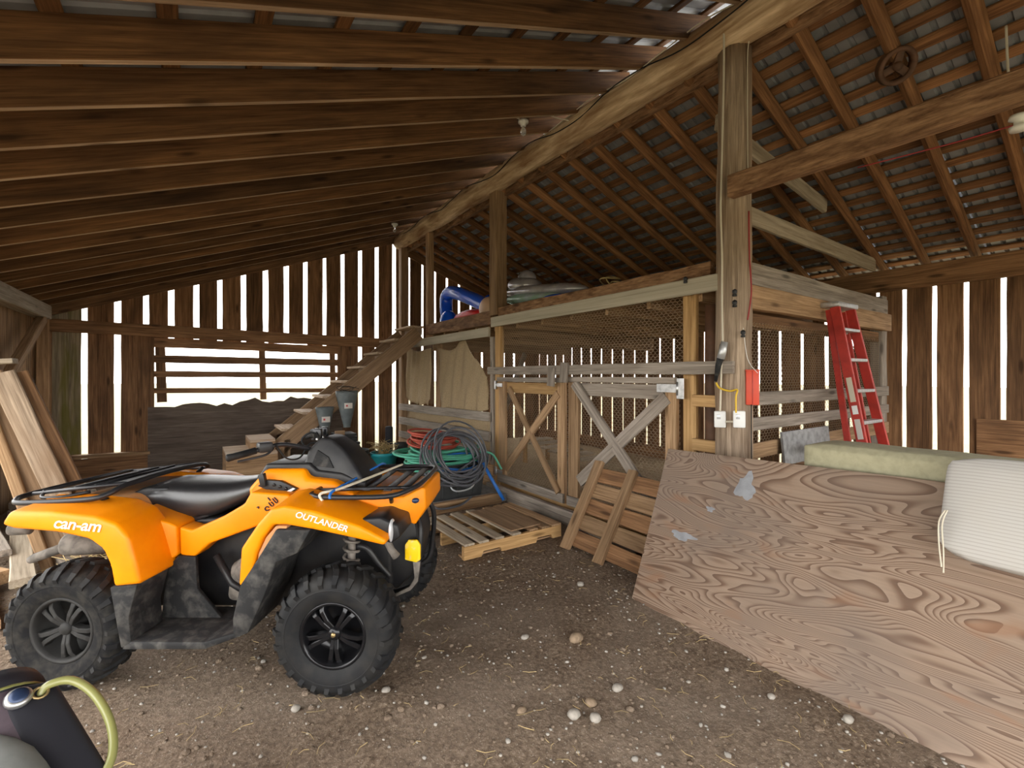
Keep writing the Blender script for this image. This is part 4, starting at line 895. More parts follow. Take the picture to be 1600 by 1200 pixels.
# inside the coop: a roost bench and loose boards
rb_ = thing('roost_bench', 'low slatted roost bench standing inside the coop', 'bench', (5.0, 6.0, 0.1))
for k in range(6): plank('slat', (4.75, 6.6 - 0.26 * k, 0.50 - 0.03 * k), (5.35, 6.6 - 0.26 * k, 0.50 - 0.03 * k), 0.2, 0.025, 'pale_wood', rb_, (0, 1, 0))
for x, y in ((4.8, 6.6), (5.3, 6.6), (4.8, 5.35), (5.3, 5.35)): plank('leg', (x, y, 0.09), (x, y, 0.48 if y > 6 else 0.33), 0.06, 0.06, 'new_lumber', rb_, (1, 0, 0))
o = plank('loose_brace', (5.3, 8.5, 0.10), (5.3, 7.3, 2.05), 0.12, 0.04, 'grey_board', None, (0, 1, 0)); tag(o, 'grey diagonal board inside the coop beyond the left gate', 'board')
for k, (p0, p1, m_) in enumerate((((4.0, 2.5, 0.42), (4.4, 4.0, 0.30), 'pale_wood'), ((3.95, 2.55, 0.36), (4.7, 3.7, 0.24), 'grey_board'), ((4.05, 2.45, 0.24), (4.9, 3.5, 0.2), 'grey_board'), ((4.35, 2.5, 0.10), (3.86, 3.45, 0.62), 'pale_wood'))):
    o = plank('loose_board', p0, p1, 0.09, 0.03, m_, None, (1, 0, 0)); tag(o, ('topmost pale', 'second grey', 'lowest grey', 'steep pale')[k] + ' loose board piled inside the right gate', 'board', 'loose boards in the coop')

# --- pallet on the ground ------------------------------------------------------------
pa_ = thing('pallet', 'weathered wooden pallet lying flat on the dirt', 'pallet', (2.55, 4.1, 0), math.radians(-2))
for k, x in enumerate((2.04, 2.19, 2.36, 2.55, 2.76, 2.90, 3.04)):
    plank('deck_board', (x, 3.64 + U(-.01, .01), 0.128), (x + 0.005, 4.56, 0.128), 0.10 if k < 6 else 0.12, 0.02, 'pale_wood' if k < 4 else 'tan_board', pa_, (1, 0, 0), 0.002, 3)
for i, y in enumerate((3.66, 4.10, 4.53)):
    # notched stringer
    poly = [(1.98, 0.0), (2.16, 0.0), (2.18, 0.045), (2.36, 0.045), (2.38, 0.0), (2.78, 0.0), (2.80, 0.045), (2.97, 0.045), (2.99, 0.0), (3.10, 0.0), (3.10, 0.117), (1.98, 0.117)]
    prism('stringer', poly, y - 0.02, y + 0.02, 'new_lumber', pa_)
for y in (3.72, 4.47): plank('bottom_board', (1.99, y, 0.01), (3.1, y, 0.01), 0.09, 0.016, 'tan_board', pa_, (0, 1, 0))
o = plank('plywood_offcut', (2.70, 3.70, 0.146), (2.68, 4.46, 0.146), 0.36, 0.012, 'stair_wood', None, (1, 0, 0)); tag(o, 'square plywood offcut lying on the flat pallet', 'board')

# --- plank panel leaning on the gates ---------------------------------------------------
lp = thing('plank_panel', 'leaning panel of brown planks with two upright battens', 'panel', (2.95, 2.9, 0))
d = V((0.47, 0, 0.68)).normalized()
for k in range(5):
    c = V((2.96, 0, 0.02)) + d * (0.085 + 0.165 * k)
    plank('panel_board', (c.x, 3.44 - 0.02 * k, c.z), (c.x, 2.15, c.z), 0.145, 0.025, 'tan_board' if k % 2 else 'barn_board', lp, d, 0.003, 5)
plank('batten', (2.905, 3.36, 0.0), V((2.905, 3.42, 0.0)) + d * 0.92, 0.11, 0.045, 'tan_board', lp, (0, 1, 0), 0.003, 5)
plank('batten', (2.905, 2.93, 0.0), V((2.905, 2.97, 0.0)) + d * 0.90, 0.10, 0.045, 'tan_board', lp, (0, 1, 0), 0.003, 5)

# --- big plywood sheet ------------------------------------------------------------------
d = V((0.49, 0, 1.105)).normalized(); nrm = V((-d.z, 0, d.x))
base0, base1 = V((2.645, 2.36, -0.065)), V((2.665, -0.085, -0.055))
c0, c1 = base0 + d * 0.61 + V((0, -0.01, 0)), base1 + d * 0.61 + V((0.03, 0, 0.05))
sh = plank('plywood_sheet', c0, c1, 1.22, 0.017, 'plywood', None, d, 0, 1, 0.002)
tag(sh, 'large weathered plywood sheet leaning in the right foreground', 'plywood sheet')
def splotch(name, cx, cy, rx, ry, seed):
    rg = random.Random(seed); n = 28; ph = [rg.uniform(0, 6) for _ in range(4)]
    vs = [(cx, cy, 0)]
    for k in range(n):
        a = 2 * math.pi * k / n; q = 1 + 0.22 * math.sin(3 * a + ph[0]) + 0.15 * math.sin(5 * a + ph[1]) + rg.uniform(-.12, .12)
        vs.append((cx + rx * q * math.cos(a), cy + ry * q * math.sin(a), 0))
    m = W[sh] @ Mx.Translation((0, 0, zsgn * 0.0095))
    link(name, mesh(name, vs, [(0, 1 + k, 1 + (k + 1) % n) for k in range(n)]), m, sh, 'paint_blue')
zax = W[sh].to_3x3() @ V((0, 0, 1)); zsgn = 1 if zax.dot(nrm) > 0 else -1
def on_sheet(px, py):
    dd = _f + _r * ((px - 800) / FPX) + V((0, 0, (586 - py) / FPX)); o = V((0, 0, 1.64)); n_ = zax; p = W[sh].translation
    return W[sh].inverted() @ (o + dd * ((p - o).dot(n_) / dd.dot(n_)))
for i, (px, py, rx, ry) in enumerate(((1166, 762, 0.062, 0.085), (1111, 796, 0.03, 0.018), (1068, 838, 0.09, 0.03))):
    q = on_sheet(px, py); splotch('paint_splotch', q.x, q.y, rx, ry, 30 + i)

# --- crate, cushions behind and on the sheet -----------------------------------------------
kr = thing('storage_crate', 'slatted wooden crate standing behind the plywood sheet', 'crate', (3.62, 0.75, 0))
for x in (3.28, 3.96):
    for y in (-0.1, 1.55): plank('corner_post', (x, y, 0), (x, y, 1.0), 0.06, 0.06, 'tan_board', kr, (1, 0, 0))
    for k in range(5): plank('side_slat', (x + (-0.042 if x < 3.5 else 0.042), -0.13, 0.12 + 0.2 * k), (x + (-0.042 if x < 3.5 else 0.042), 1.58, 0.12 + 0.2 * k), 0.13, 0.022, 'tan_board', kr)
for y in (-0.145, 1.595):
    for k in range(5): plank('end_slat', (3.24, y, 0.12 + 0.2 * k), (4.0, y, 0.12 + 0.2 * k), 0.13, 0.022, 'tan_board', kr)
for k in range(6): plank('top_slat', (3.29 + 0.13 * k, -0.13, 1.012), (3.29 + 0.13 * k, 1.58, 1.012), 0.12, 0.022, 'tan_board', kr, (1, 0, 0))
def cushion(name, label, c, size, mat, m3, n=14, puff=0.25):
    bm = bmesh.new(); bmesh.ops.create_cube(bm, size=1.0); bmesh.ops.subdivide_edges(bm, edges=list(bm.edges), cuts=n, use_grid_fill=True)
    for v in bm.verts:
        p = v.co * 2; x, y, z = p
        e = (1 - abs(x) ** 6) ** 0.3 * (1 - abs(y) ** 4) ** 0.4 if abs(x) < 1 and abs(y) < 1 else 0
        k = 1 / max(1e-6, (abs(y) ** 5 + abs(z) ** 5) ** 0.2) if (abs(y) > 0.01 or abs(z) > 0.01) else 1
        k = min(k, 1.0) if max(abs(y), abs(z)) > 0.99 else 1
        kx = 1 / (max(1.0, (abs(x) ** 8 + max(abs(y), abs(z)) ** 8) ** 0.125))
        v.co = V((x * kx * size[0] / 2, y * k * kx * size[1] / 2, z * k * size[2] / 2 * (1 - puff + puff * (0.35 + 0.65 * e) + 0.02 * math.sin(x * 9) * e)))
    me = bpy.data.meshes.new(name); bm.to_mesh(me); bm.free(); me.polygons.foreach_set('use_smooth', [True] * len(me.polygons))
    m = m3.to_4x4(); m.translation = c; o = link(name, me, m, None, mat); return tag(o, label, 'cushion')
ax = V((0, -1, 0)); cm = Mx((ax, d, ax.cross(d))).transposed()
cu = cushion('seat_cushion', 'cream striped cushion hung over the top edge of the plywood', V((3.035, 0.02, 1.01)) , (1.34, 0.50, 0.15), 'striped_cloth', cm)
tube('tie_string', spline([at(1477, 797, 'X', 2.90), at(1467, 815, 'X', 2.88), at(1467, 850, 'X', 2.84), at(1471, 886, 'X', 2.80)], 5), 0.0035, 'cable_cream', cu, 5)
tube('tie_string', spline([at(1480, 797, 'X', 2.90), at(1472, 820, 'X', 2.88), at(1474, 860, 'X', 2.84), at(1474, 895, 'X', 2.80)], 5), 0.0035, 'cable_cream', cu, 5)
cushion('bolster_cushion', 'sage green cushion lying on the crate behind the plywood', V((3.42, 0.86, 1.118)), (1.16, 0.36, 0.19), 'sage_cloth', Mx(((0, -1, 0), (1, 0, 0), (0, 0, 1))).transposed())

# --- red stepladder --------------------------------------------------------------------
ld = thing('stepladder', 'red fibreglass stepladder with silver steps leaning on the coop', 'ladder', (5.6, 1.7, 0))
fb, ft = V((0, 1.55, 0.02)), V((0, 1.97, 2.30)); bb, bt = V((0, 1.72, 0.02)), V((0, 2.03, 2.28))
NX, FX = (5.08, 5.15), (5.68, 5.51)
for (xa, xb) in (NX, FX):
    r_ = plank('front_rail', (xa, fb.y, fb.z), (xb, ft.y, ft.z), 0.085, 0.03, 'red_fibreglass', ld, (0, 1, 0))
    plank('rear_rail', (xa + (0.02 if xa < 5.4 else -0.02), bb.y, bb.z), (xb + (0.015 if xa < 5.4 else -0.015), bt.y, bt.z), 0.055, 0.025, 'red_fibreglass', ld, (0, 1, 0))
    plank('foot', (xa, fb.y + 0.0, 0.0), (xa, fb.y + 0.005, 0.05), 0.095, 0.036, 'rubber', ld, (0, 1, 0))
    if xa < 5.4:
        for (u0, u1, m_) in ((0.70, 0.60, 'cable_cream'), (0.585, 0.55, 'white'), (0.53, 0.45, 'label_paper'), (0.40, 0.33, 'cable_cream')):
            p0, p1 = (V((xa - 0.016 + (xb - xa) * u, 0, 0)) + fb + (ft - fb) * u for u in (u0, u1)); plank('sticker', p0, p1, 0.045, 0.004, m_, ld, (0, 1, 0))
for k in range(7):
    u = (0.29 + 0.298 * k) / 2.3; p = fb + (ft - fb) * u
    xa, xb = NX[0] + (NX[1] - NX[0]) * u, FX[0] + (FX[1] - FX[0]) * u
    plank('step', (xa + 0.012, p.y, p.z), (xb - 0.012, p.y, p.z), 0.085, 0.03, 'aluminium', ld, (0, 1, 0))
    if k % 2 == 0:
        q = bb + (bt - bb) * u; plank('rear_brace', (xa + 0.03, q.y, q.z), (xb - 0.03, q.y, q.z), 0.03, 0.02, 'aluminium', ld, (0, 1, 0))
cube('top_cap', (5.33, 2.0, 2.325), (0.46, 0.17, 0.05), 'aluminium', ld, 0.012)
# grey board and clamp beside the ladder
o = plank('grey_panel', (4.28, 2.0, 0.57), (5.2, 2.0, 0.57), 1.14, 0.02, 'concrete', None, (0, 0.1, 1)); tag(o, 'grey sheet of board propped against the coop rails', 'board')
cl_ = tube('bar_clamp', [at(1284, 699, 'X', 4.6), at(1320, 700, 'X', 4.9)], 0.014, 'aluminium', None, 8); tag(cl_, 'silver bar clamp with a black jaw behind the sage cushion', 'clamp')
p = at(1290, 699, 'X', 4.55); cube('clamp_jaw', tuple(p), (0.16, 0.05, 0.06), 'rim_black', cl_, 0.01)
o = plank('clamp_stand', (4.75, p.y - 0.1, 0), (4.75, p.y - 0.1, p.z - 0.03), 0.09, 0.09, 'tan_board', cl_, (1, 0, 0))

# --- wiring and fittings on the log post ---------------------------------------------------
def wire(name, label, pts, r, mat, cat='cable', k=5, parent=None):
    o = tube(name, spline(pts, k), r, mat, parent, 6)
    return o if parent else tag(o, label, cat)
PXs = lambda l, x: [at(a, b, 'X', x) for a, b in l]
wire('electric_cable', 'cream cable running down the face of the log post', PXs([(1131, 40), (1131, 110), (1129, 200), (1127, 290), (1126, 330), (1128, 400), (1128, 470), (1129, 540)], 3.47) + PXs([(1127, 580), (1126, 620), (1125, 643)], 3.485), 0.008, 'cable_cream')
wire('electric_cable', 'thin white cable along the right edge of the log post', PXs([(1171, 60), (1168, 90), (1168, 200), (1169, 300)], 3.62), 0.004, 'cable_cream')
wire('hanging_cable', 'thin red cord hanging beside the log post', PXs([(1170, 330), (1171, 400), (1174, 450), (1172, 475), (1168, 500)], 3.58), 0.006, 'cable_red')
wire('extension_cord', 'yellow extension cord between plug and right socket box', PXs([(1119, 598), (1124, 606), (1140, 611), (1152, 609), (1150, 620), (1150, 645)], 3.46), 0.0075, 'cable_yellow')
wire('black_cord', 'thin black cord hanging below the red box', PXs([(1174, 632), (1174, 680), (1174, 720)], 3.62), 0.004, 'rubber')
wire('thin_wire', 'thin white wire slanting from insulator to red box', PXs([(1150, 478), (1160, 505), (1168, 560), (1184, 583)], 3.60), 0.0025, 'white')
o = tube('cable_plug', PXs([(1131, 538), (1128, 552), (1122, 572), (1118, 596)], 3.455), [0.028, 0.030, 0.022, 0.012], 'dusty_plastic', None, 10); tag(o, 'grey plug and splice on the cable across the latch bar', 'plug')
tube('silver_tape', PXs([(1132, 534), (1129, 550), (1126, 560)], 3.447), [0.026, 0.03, 0.03], 'aluminium', o, 8)
for (px, lab, mk) in ((1125, 'left white socket box on the log post', 0), (1155, 'right white socket box on the log post', 1)):
    c = at(px, 655, 'X', 3.49); t = thing('socket_box', lab, 'socket', tuple(c), group='socket boxes')
    mw = Mx.Translation(c) @ Mx.Rotation(math.radians(-58), 4, 'Z')
    cube('cover', (0, 0, 0), (0.085, 0.05, 0.13), 'white', t, 0.008, mw)
    cube('socket', (-0.01, -0.0255, 0.02), (0.028, 0.004, 0.035), 'headlight_glass', t, 0.002, mw)
o = tube('conduit_link', PXs([(1134, 659), (1147, 659)], 3.49), 0.008, 'cable_cream', None, 8); tag(o, 'short pipe joining the two socket boxes', 'pipe')
rbx = thing('red_energizer', 'red box hung on the right side of the log post', 'box', tuple(at(1175, 632, 'X', 3.66)))
c = at(1175, 606, 'X', 3.66); mw = Mx.Translation(c) @ Mx.Rotation(math.radians(-55), 4, 'Z')
cube('case', (0, 0, 0), (0.095, 0.09, 0.27), 'red_box', rbx, 0.008, mw); cube('seam', (0, -0.047, 0), (0.006, 0.006, 0.26), 'red_fibreglass', rbx, 0.001, mw); cube('lid', (0, 0, 0.138), (0.10, 0.095, 0.012), 'red_box', rbx, 0.003, mw)
for (px, py, x, lab) in ((1148, 457, 3.53, 'upper black insulator at the top of the log post'), (1148, 474, 3.53, 'lower black insulator below the loft beam end'), (1161, 521, 3.55, 'black insulator on the right edge of the log post'), (1071, 437, 3.54, 'black insulator on top of the beige rail by the yellow post')):
    c = at(px, py, 'X', x); o = lathe('insulator', [(0, -0.03), (0.016, -0.03), (0.018, -0.018), (0.011, -0.01), (0.018, 0), (0.018, 0.018), (0, 0.03)], 12, 'black_plastic', None, Mx.Translation(c), 'Z'); tag(o, lab, 'insulator', 'fence insulators')

# cables along the ridge log, bulbs
wire('ridge_cable', 'dark cable winding along the side of the ridge log', [(3.425 + 0.012 * math.sin(k * 1.3), 1.2 + 0.42 * k, 4.44 + 0.05 * math.sin(k * 1.7)) for k in range(19)], 0.006, 'rubber')
wire('ridge_cable', 'pale cable lying along the upper side of the ridge log', [(3.435, 1.0 + 0.42 * k, 4.50 + 0.03 * math.sin(k * 2.1 + 1)) for k in range(9)], 0.006, 'cable_cream')
def bulb(label, c):
    t = thing('bulb_holder', label, 'light bulb', c, group='bare bulbs under the rafters'); mw = Mx.Translation(c)
    lathe('socket', [(0, 0.0), (0.055, 0.0), (0.055, -0.02), (0.032, -0.03), (0.028, -0.055), (0, -0.055)], 20, 'porcelain', t, mw, 'Z')
    lathe('glass_bulb', [(0.014, -0.05), (0.016, -0.07), (0.03, -0.10), (0.033, -0.125), (0.022, -0.15), (0, -0.158)], 20, 'glass', t, mw, 'Z')
    cube('mount_block', (0, 0, 0.05), (0.10, 0.09, 0.10), 'rafter_wood', t, 0.004, mw)
bulb('bare light bulb hung near the ridge log in the foreground', (2.92, 4.05, zL(2.92) + 0.06))
bulb('distant bare light bulb near the far end of the ridge', (2.98, 8.05, zL(2.98) + 0.02))
wire('bulb_wire', 'pale wire looping from the near bulb to the ridge log', [(2.86, 4.02, 4.34), (2.72, 4.0, 4.34), (2.74, 4.0, 4.40), (3.0, 3.98, 4.47), (3.3, 3.95, 4.46), (3.43, 3.9, 4.45)], 0.007, 'cable_cream')
wire('hanging_cable', 'white cable on a rafter at the upper right', PXs([(1572, 40), (1574, 90), (1577, 130), (1582, 140)], 3.9), 0.006, 'cable_cream')
wire('red_string', 'thin red string stretched below the rough brown beam', PXs([(1340, 262), (1480, 226), (1570, 200), (1640, 180)], 3.58), 0.004, 'cable_red')
o = lathe('porcelain_spool', [(0, -0.04), (0.035, -0.04), (0.04, -0.02), (0.02, -0.01), (0.02, 0.01), (0.04, 0.02), (0.035, 0.04), (0, 0.04)], 18, 'porcelain', None, Mx.Translation(at(1592, 192, 'X', 3.52)), 'Z'); tag(o, 'white porcelain spool below the rough brown beam', 'spool')
# old iron pulley wheel on a rafter
pw = thing('pulley_wheel', 'old rusty iron pulley wheel hung on a pole rafter', 'wheel', (4.38, 1.27, 3.96))
m = Mx.Translation((4.38, 1.27, 3.97)) @ Mx.Rotation(math.radians(-42), 4, 'Z') @ Mx.Rotation(math.radians(35), 4, 'X')
lathe('wheel_rim', [(0.095, -0.03), (0.125, -0.035), (0.13, -0.02), (0.112, 0.0), (0.13, 0.02), (0.125, 0.035), (0.095, 0.03), (0.095, -0.03)], 28, 'brown_pipe', pw, m); lathe('hub', [(0, -0.04), (0.03, -0.04), (0.034, 0.04), (0, 0.04)], 14, 'brown_pipe', pw, m)
for k in range(3): cube('wheel_spoke', (0.062, 0, 0), (0.09, 0.03, 0.055), 'brown_pipe', pw, 0.006, m @ Mx.Rotation(2.094 * k + 0.5, 4, 'Y'))

# --- inflatables on the loft --------------------------------------------------------------
bi = thing('pool_toy', 'blue and red inflatable pool toy on the loft edge', 'pool toy', (4.1, 7.6, 2.49))
f_ = [at(698, 495, 'X', 4.1), at(697, 470, 'X', 4.1), at(702, 458, 'X', 4.1), at(714, 458, 'X', 4.1), at(740, 468, 'X', 4.1), at(762, 478, 'X', 4.1), at(768, 470, 'X', 4.05)]
tube('inflated_arm', spline([p + V((0, 0, 0)) for p in f_], 4), 0.125, 'blue_vinyl', bi, 14)
q = at(701, 488, 'X', 4.0); blob('inflated_end', (q.x, q.y, 2.66), (0.16, 0.19, 0.2), 'blue_vinyl', bi, 3, 0)
q = at(708, 492, 'X', 4.15); blob('inflated_end', (q.x, q.y, 2.62), (0.15, 0.15, 0.17), 'blue_vinyl', bi, 3, 0)
q = at(735, 490, 'X', 4.05); blob('seat_ring', (q.x, q.y, 2.68), (0.16, 0.55, 0.11), 'red_vinyl', bi, 3, 0)
q = at(764, 484, 'X', 4.0); blob('face_patch', (q.x, q.y, 2.72), (0.15, 0.2, 0.2), 'beige_vinyl', bi, 3, 0)
si = thing('air_mattress', 'deflated silver inflatable heaped on the loft', 'pool toy', (4.3, 5.0, 2.49))
def pill(name, a, b, r, mat, fl=0.55, x=4.25):
    a, b = at(*a, 'X', x), at(*b, 'X', x); L = (b - a).length; m_, _ = frame(a, b, (1, 0, 0))
    bm = bmesh.new(); bmesh.ops.create_uvsphere(bm, u_segments=24, v_segments=14, radius=1.0)
    for v in bm.verts:
        s = math.copysign(abs(v.co.z) ** 0.6, v.co.z); k = 1 + 0.05 * math.sin(s * 11)
        v.co = V((s * L / 2, v.co.x * r * 1.4 * k, v.co.y * r * fl * k))
    me = bpy.data.meshes.new(name); bm.to_mesh(me); bm.free(); me.polygons.foreach_set('use_smooth', [True] * len(me.polygons)); link(name, me, m_, si, mat)
pill('chamber', (795, 459), (917, 451), 0.17, 'silver_vinyl', 0.62); pill('chamber', (795, 470), (880, 464), 0.13, 'green_vinyl', 0.7, 4.1); pill('chamber', (835, 463), (905, 462), 0.16, 'silver_vinyl', 0.8, 4.45)
pill('chamber', (803, 447), (838, 446), 0.16, 'silver_vinyl', 0.8, 4.3); q = at(823, 436, 'X', 4.35); blob('chamber_dome', tuple(q), (0.14, 0.17, 0.14), 'silver_vinyl', si, 3, 0.01)
q = at(866, 468, 'X', 4.05); blob('blue_chamber', tuple(q), (0.14, 0.26, 0.07), 'blue_vinyl', si, 3, 0)
coil('rope_coil', 'small coil of pale rope at the loft edge', at(962, 444, 'X', 3.95), 0.13, 0.09, 4, 0.008, 'straw', (0.5, 0, 0.4), 0.08, seed=21, cat='rope')

# --- left side: leaning timbers and lumber ---------------------------------------------------
lt = thing('leaning_timbers', 'tall boxed timbers leaning to the left behind the quad bike', 'timber', (-0.9, 5.4, 0))
def lean(px0, px1, w_, mat, y, z_ext=(0, 0), t=0.05, wd=(1, 0, 0.3)):
    a, b = at(*px0, 'Y', y), at(*px1, 'Y', y); dd = (b - a).normalized()
    if b.z > 0.02: b = b + dd * ((b.z - 0.0) / max(0.1, -dd.z))
    a = a - dd * (max(0, 1.66 - a.z) / max(0.1, -dd.z))
    plank('timber', a, b, w_, t, mat, lt, wd, 0.003, 6, 0.008)
lean((30, 640), (83, 753), 0.155, 'post_wood', 5.35)
lean((56, 640), (108, 746), 0.13, 'barn_board', 5.42)
lean((8, 650), (55, 765), 0.17, 'stair_wood', 5.44)
lean((-14, 655), (28, 765), 0.075, 'tan_board', 5.38)
o = plank('cap_board', at(-14, 566, 'Y', 5.4), at(24, 564, 'Y', 5.4), 0.16, 0.04, 'pale_wood', lt, (0, 1, 0))
lum = [((-1.65, 7.6, 0.06), (-0.75, 5.1, 0.06), 0.16, 0.09, 'grey_board', 'long grey timber lying by the left wall'), ((-1.45, 6.8, 0.17), (-1.0, 4.75, 0.15), 0.14, 0.06, 'pale_wood', 'pale plank lying on the lumber heap'),
       ((-1.72, 6.5, 0.05), (-1.1, 4.3, 0.04), 0.18, 0.07, 'tan_board', 'brown plank at the front of the lumber heap'), ((-1.75, 6.9, 0.24), (-1.25, 5.35, 0.22), 0.12, 0.05, 'grey_board', 'topmost grey board of the lumber heap'),
       ((-0.98, 6.6, 0.03), (-0.42, 4.75, 0.03), 0.14, 0.05, 'pale_wood', 'flat pale board beside the rear wheel of the quad bike'), ((-1.6, 5.6, 0.12), (-1.2, 5.1, 0.10), 0.13, 0.1, 'tan_board', 'short square offcut in the lumber heap')]
for (p0, p1, w_, t_, m_, lab) in lum: tag(plank('lumber_board', p0, p1, w_, t_, m_, None, (1, 0.3, 0), 0.004, 6, 0.008), lab, 'board', 'lumber heap by the left wall')
lg = log('bare_log', (-1.62, 9.1, 0.12), (-1.66, 7.75, 0.12), 0.12, 0.10, 'grey_board', None, 12, 8, 0.006); tag(lg, 'pale bare log lying against the left wall', 'log')
lg = log('bare_log', (-1.2, 8.5, 0.09), (-0.9, 7.2, 0.09), 0.09, 0.085, 'pale_wood', None, 12, 8, 0.006); tag(lg, 'thinner pale log lying nearer the middle', 'log')
rg = random.Random(5)
vs, fs = sheet_tubes([[(c + V((rg.gauss(0, .13), rg.gauss(0, .15), 0))) for c in ()] or (lambda x, y, a, l: [(x, y, rg.uniform(.01, .16)), (x + l * math.cos(a), y + l * math.sin(a), rg.uniform(.01, .2))])(-0.35 + rg.gauss(0, .25), 5.0 + rg.gauss(0, .25), rg.uniform(0, 6.3), rg.uniform(.1, .3)) for _ in range(420)], 0.003, 3)
o = link('hay_heap', mesh('hay_heap', vs, fs), None, None, 'straw'); tag(o, 'small heap of golden hay behind the rear wheel', 'hay', None, 'stuff')

# --- golf bag in the near left corner --------------------------------------------------------
gb = thing('golf_bag', 'purple and black golf bag cut off by the lower left corner', 'golf bag', (-0.52, 1.95, 0))
bB, bM = V((-0.20, 1.48, 0.15)), V((-0.555, 2.13, 0.60))   # base near the viewer, mouth towards the rear wheel
m, _ = frame(bB, bM, (0.83, 0.5, 0.1)); m = m @ Mx(((0, 0, 1, 0), (1, 0, 0, 0), (0, 1, 0, 0), (0, 0, 0, 1))); m.translation = bM - (bM - bB).normalized() * 0.76
lathe('bag_body', [(0, 0), (0.13, 0.0), (0.145, 0.05), (0.145, 0.30), (0.14, 0.60), (0.142, 0.70)], 32, 'bag_purple', gb, m, 'Z')
rim = lathe('bag_collar', [(0.138, 0.69), (0.152, 0.70), (0.156, 0.735), (0.150, 0.765), (0.136, 0.762), (0.13, 0.70), (0.0, 0.66)], 32, 'bag_black', gb, m, 'Z')
lathe('collar_piping', [(0.153, 0.692), (0.157, 0.697), (0.153, 0.702)], 32, 'strap_olive', rim, m, 'Z')
poly = [(0.0, 0.02), (0.10, 0.02), (0.115, 0.30), (0.10, 0.66), (0.03, 0.70), (-0.005, 0.66)]
pn = prism('side_panel', poly, -0.155, 0.02, 'bag_black', gb, 0.02, 3, lambda x, y, z: (x * 1.25 + 0.02, y * 0.9, z), m)
blob('pocket', (-0.05, -0.12, 0.36), (0.115, 0.09, 0.24), 'bag_grey', gb, 3, 0.01, m)
lathe('badge', [(0, -0.012), (0.026, -0.012), (0.032, -0.004), (0.032, 0.004)], 20, 'steel', pn, m @ Mx.Translation((0.055, -0.148, 0.645))); lathe('badge_face', [(0, -0.015), (0.022, -0.015), (0.023, -0.01)], 16, 'badge_blue', pn, m @ Mx.Translation((0.055, -0.148, 0.645)))
tube('carry_handle', [m @ V(p) for p in spline([(0.10, -0.13, 0.63), (0.12, -0.15, 0.64), (0.165, -0.165, 0.61), (0.195, -0.165, 0.53), (0.20, -0.155, 0.42), (0.175, -0.14, 0.33), (0.12, -0.12, 0.28)], 5)], 0.012, 'strap_olive', gb, 10)
tube('handle_ring', [m @ (V((0.10, -0.135, 0.63)) + V((0.018 * math.cos(a * .5236), -0.012, 0.018 * math.sin(a * .5236)))) for a in range(12)], 0.004, 'gold', gb, 6, None, True)
for (px, a) in ((-0.04, 0.0), (0.02, 0.5)):
    cb = tube('club_shaft', [m @ V((px, 0.02, 0.3)), m @ V((px - 0.05 * a - 0.02, 0.06, 0.80))], 0.006, 'steel', None, 8); tag(cb, ('left', 'right')[int(a > 0)] + ' steel golf club shaft sticking out of the golf bag', 'golf club', 'golf clubs')
    blob('club_head', tuple(m @ V((px - 0.05 * a - 0.03, 0.07, 0.81))), (0.035, 0.02, 0.02), 'steel', cb, 2, 0)

# --- stones, pebbles and straw on the dirt -----------------------------------------------------
big = [(900, 1000, .046, 'b', 'large round brown stone in the middle of the dirt floor'), (1128, 912, .02, 'p', 'pale pebble beside the lower left edge of the plywood'), (907, 914, .028, 'p', 'round pale stone before the leaning plank panel'),
       (820, 997, .026, 'p', 'pale oval stone left of the large brown one'), (663, 1028, .014, 'p', 'small white stone just right of the front wheel'), (965, 1077, .030, 'p', 'flat pale oval stone in the right foreground'),
       (923, 1100, .030, 'b', 'round brown stone in the near foreground'), (897, 1119, .034, 'p', 'largest pale stone at the bottom centre'), (930, 1124, .028, 'p', 'pale flat stone right of the largest pale one'),
       (603, 1080, .022, 'p', 'pale stone touching the front wheel'), (815, 1112, .022, 'b', 'small brown stone at the bottom centre'), (1325, 1126, .028, 'p', 'white oval stone close to the plywood bottom edge'), (462, 1109, .024, 'p', 'grey white stone between the two near wheels'), (1205, 1090, .022, 'p', 'pale stone near the middle of the plywood bottom edge')]
for i, (px, py, s, k, lab) in enumerate(big):
    p = at(px, py, 'Z', 0.0)
    o = blob('stone', (p.x, p.y, s * 0.3), (s * U(.95, 1.2), s * U(.75, 1.0), s * U(.5, .7)), 'stone_brown' if k == 'b' else 'stone_pale', None, 2, 0.08)
    tag(o, lab, 'stone', 'loose stones on the dirt floor')
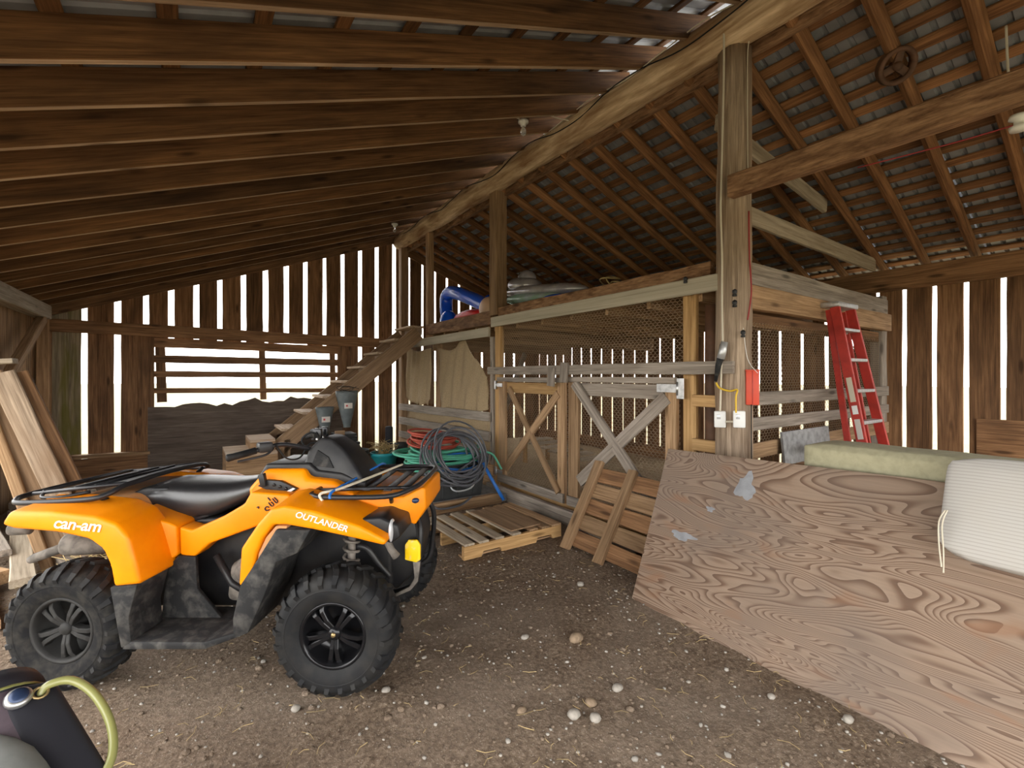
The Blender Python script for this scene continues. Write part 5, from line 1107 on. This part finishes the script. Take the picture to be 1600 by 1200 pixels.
def pebbles(name, n, r0, r1, mat, seed, label):
    rg = random.Random(seed); gs = []
    ico = [(0, 0, 1), (.894, 0, .447), (.276, .851, .447), (-.724, .526, .447), (-.724, -.526, .447), (.276, -.851, .447), (.724, .526, -.447), (-.276, .851, -.447), (-.894, 0, -.447), (-.276, -.851, -.447), (.724, -.526, -.447), (0, 0, -1)]
    fc = [(0, 1, 2), (0, 2, 3), (0, 3, 4), (0, 4, 5), (0, 5, 1), (1, 6, 2), (2, 7, 3), (3, 8, 4), (4, 9, 5), (5, 10, 1), (2, 6, 7), (3, 7, 8), (4, 8, 9), (5, 9, 10), (1, 10, 6), (11, 7, 6), (11, 8, 7), (11, 9, 8), (11, 10, 9), (11, 6, 10)]
    vs, fs = [], []
    for _ in range(n):
        # denser towards the viewer
        while True:
            x, y = rg.uniform(-2.5, 3.3), rg.uniform(-0.8, 7.5)
            if rg.random() < 1.2 / (1 + 0.25 * max(0, y)): break
        s = rg.uniform(r0, r1) * (1 if rg.random() < 0.9 else 1.7); a = rg.uniform(0, 6.3); c, sn = math.cos(a), math.sin(a); e = rg.uniform(.6, 1.0); b = len(vs); j = [rg.uniform(.8, 1.2) for _ in ico]
        zf = 0.022 * mnoise.noise(V((x * 1.1, y * 1.1, 0))) + 0.013 * mnoise.noise(V((x * 5, y * 5, 3))) + 0.009 * mnoise.noise(V((x * 17, y * 17, 7))) - 0.006
        for (u, v, w_), q in zip(ico, j):
            u, v = u * s * q, v * s * e * q; vs.append((x + u * c - v * sn, y + u * sn + v * c, zf + s * 0.15 + w_ * s * 0.6))
        fs += [tuple(i + b for i in f) for f in fc]
    o = link(name, mesh(name, vs, fs, True), None, None, mat); tag(o, label, 'pebbles', None, 'stuff')
pebbles('pale_pebbles', 900, 0.004, 0.010, 'stone_pale', 1, 'tiny pale pebbles scattered over the dirt')
pebbles('grey_pebbles', 2600, 0.004, 0.011, 'stone_grey', 2, 'small grey pebbles scattered over the dirt')
pebbles('dirt_clods', 4200, 0.005, 0.014, 'dirt', 3, 'brown crumbs of soil scattered over the floor')
rg = random.Random(11); paths = []
for _ in range(1300):
    while True:
        x, y = rg.uniform(-2, 3.4), rg.uniform(-0.6, 7)
        if rg.random() < 1.2 / (1 + 0.2 * max(0, y)): break
    a, l = rg.uniform(0, 6.3), rg.uniform(.02, .09); zf = 0.022 * mnoise.noise(V((x * 1.1, y * 1.1, 0))) + 0.013 * mnoise.noise(V((x * 5, y * 5, 3))) + 0.004
    paths.append([(x, y, zf), (x + l / 2 * math.cos(a), y + l / 2 * math.sin(a), zf + rg.uniform(0, .008)), (x + l * math.cos(a + .3), y + l * math.sin(a + .3), zf + 0.002)])
vs, fs = sheet_tubes(paths, 0.0014, 3)
o = link('straw_bits', mesh('straw_bits', vs, fs), None, None, 'straw'); tag(o, 'scattered bits of straw on the dirt floor', 'straw', None, 'stuff')
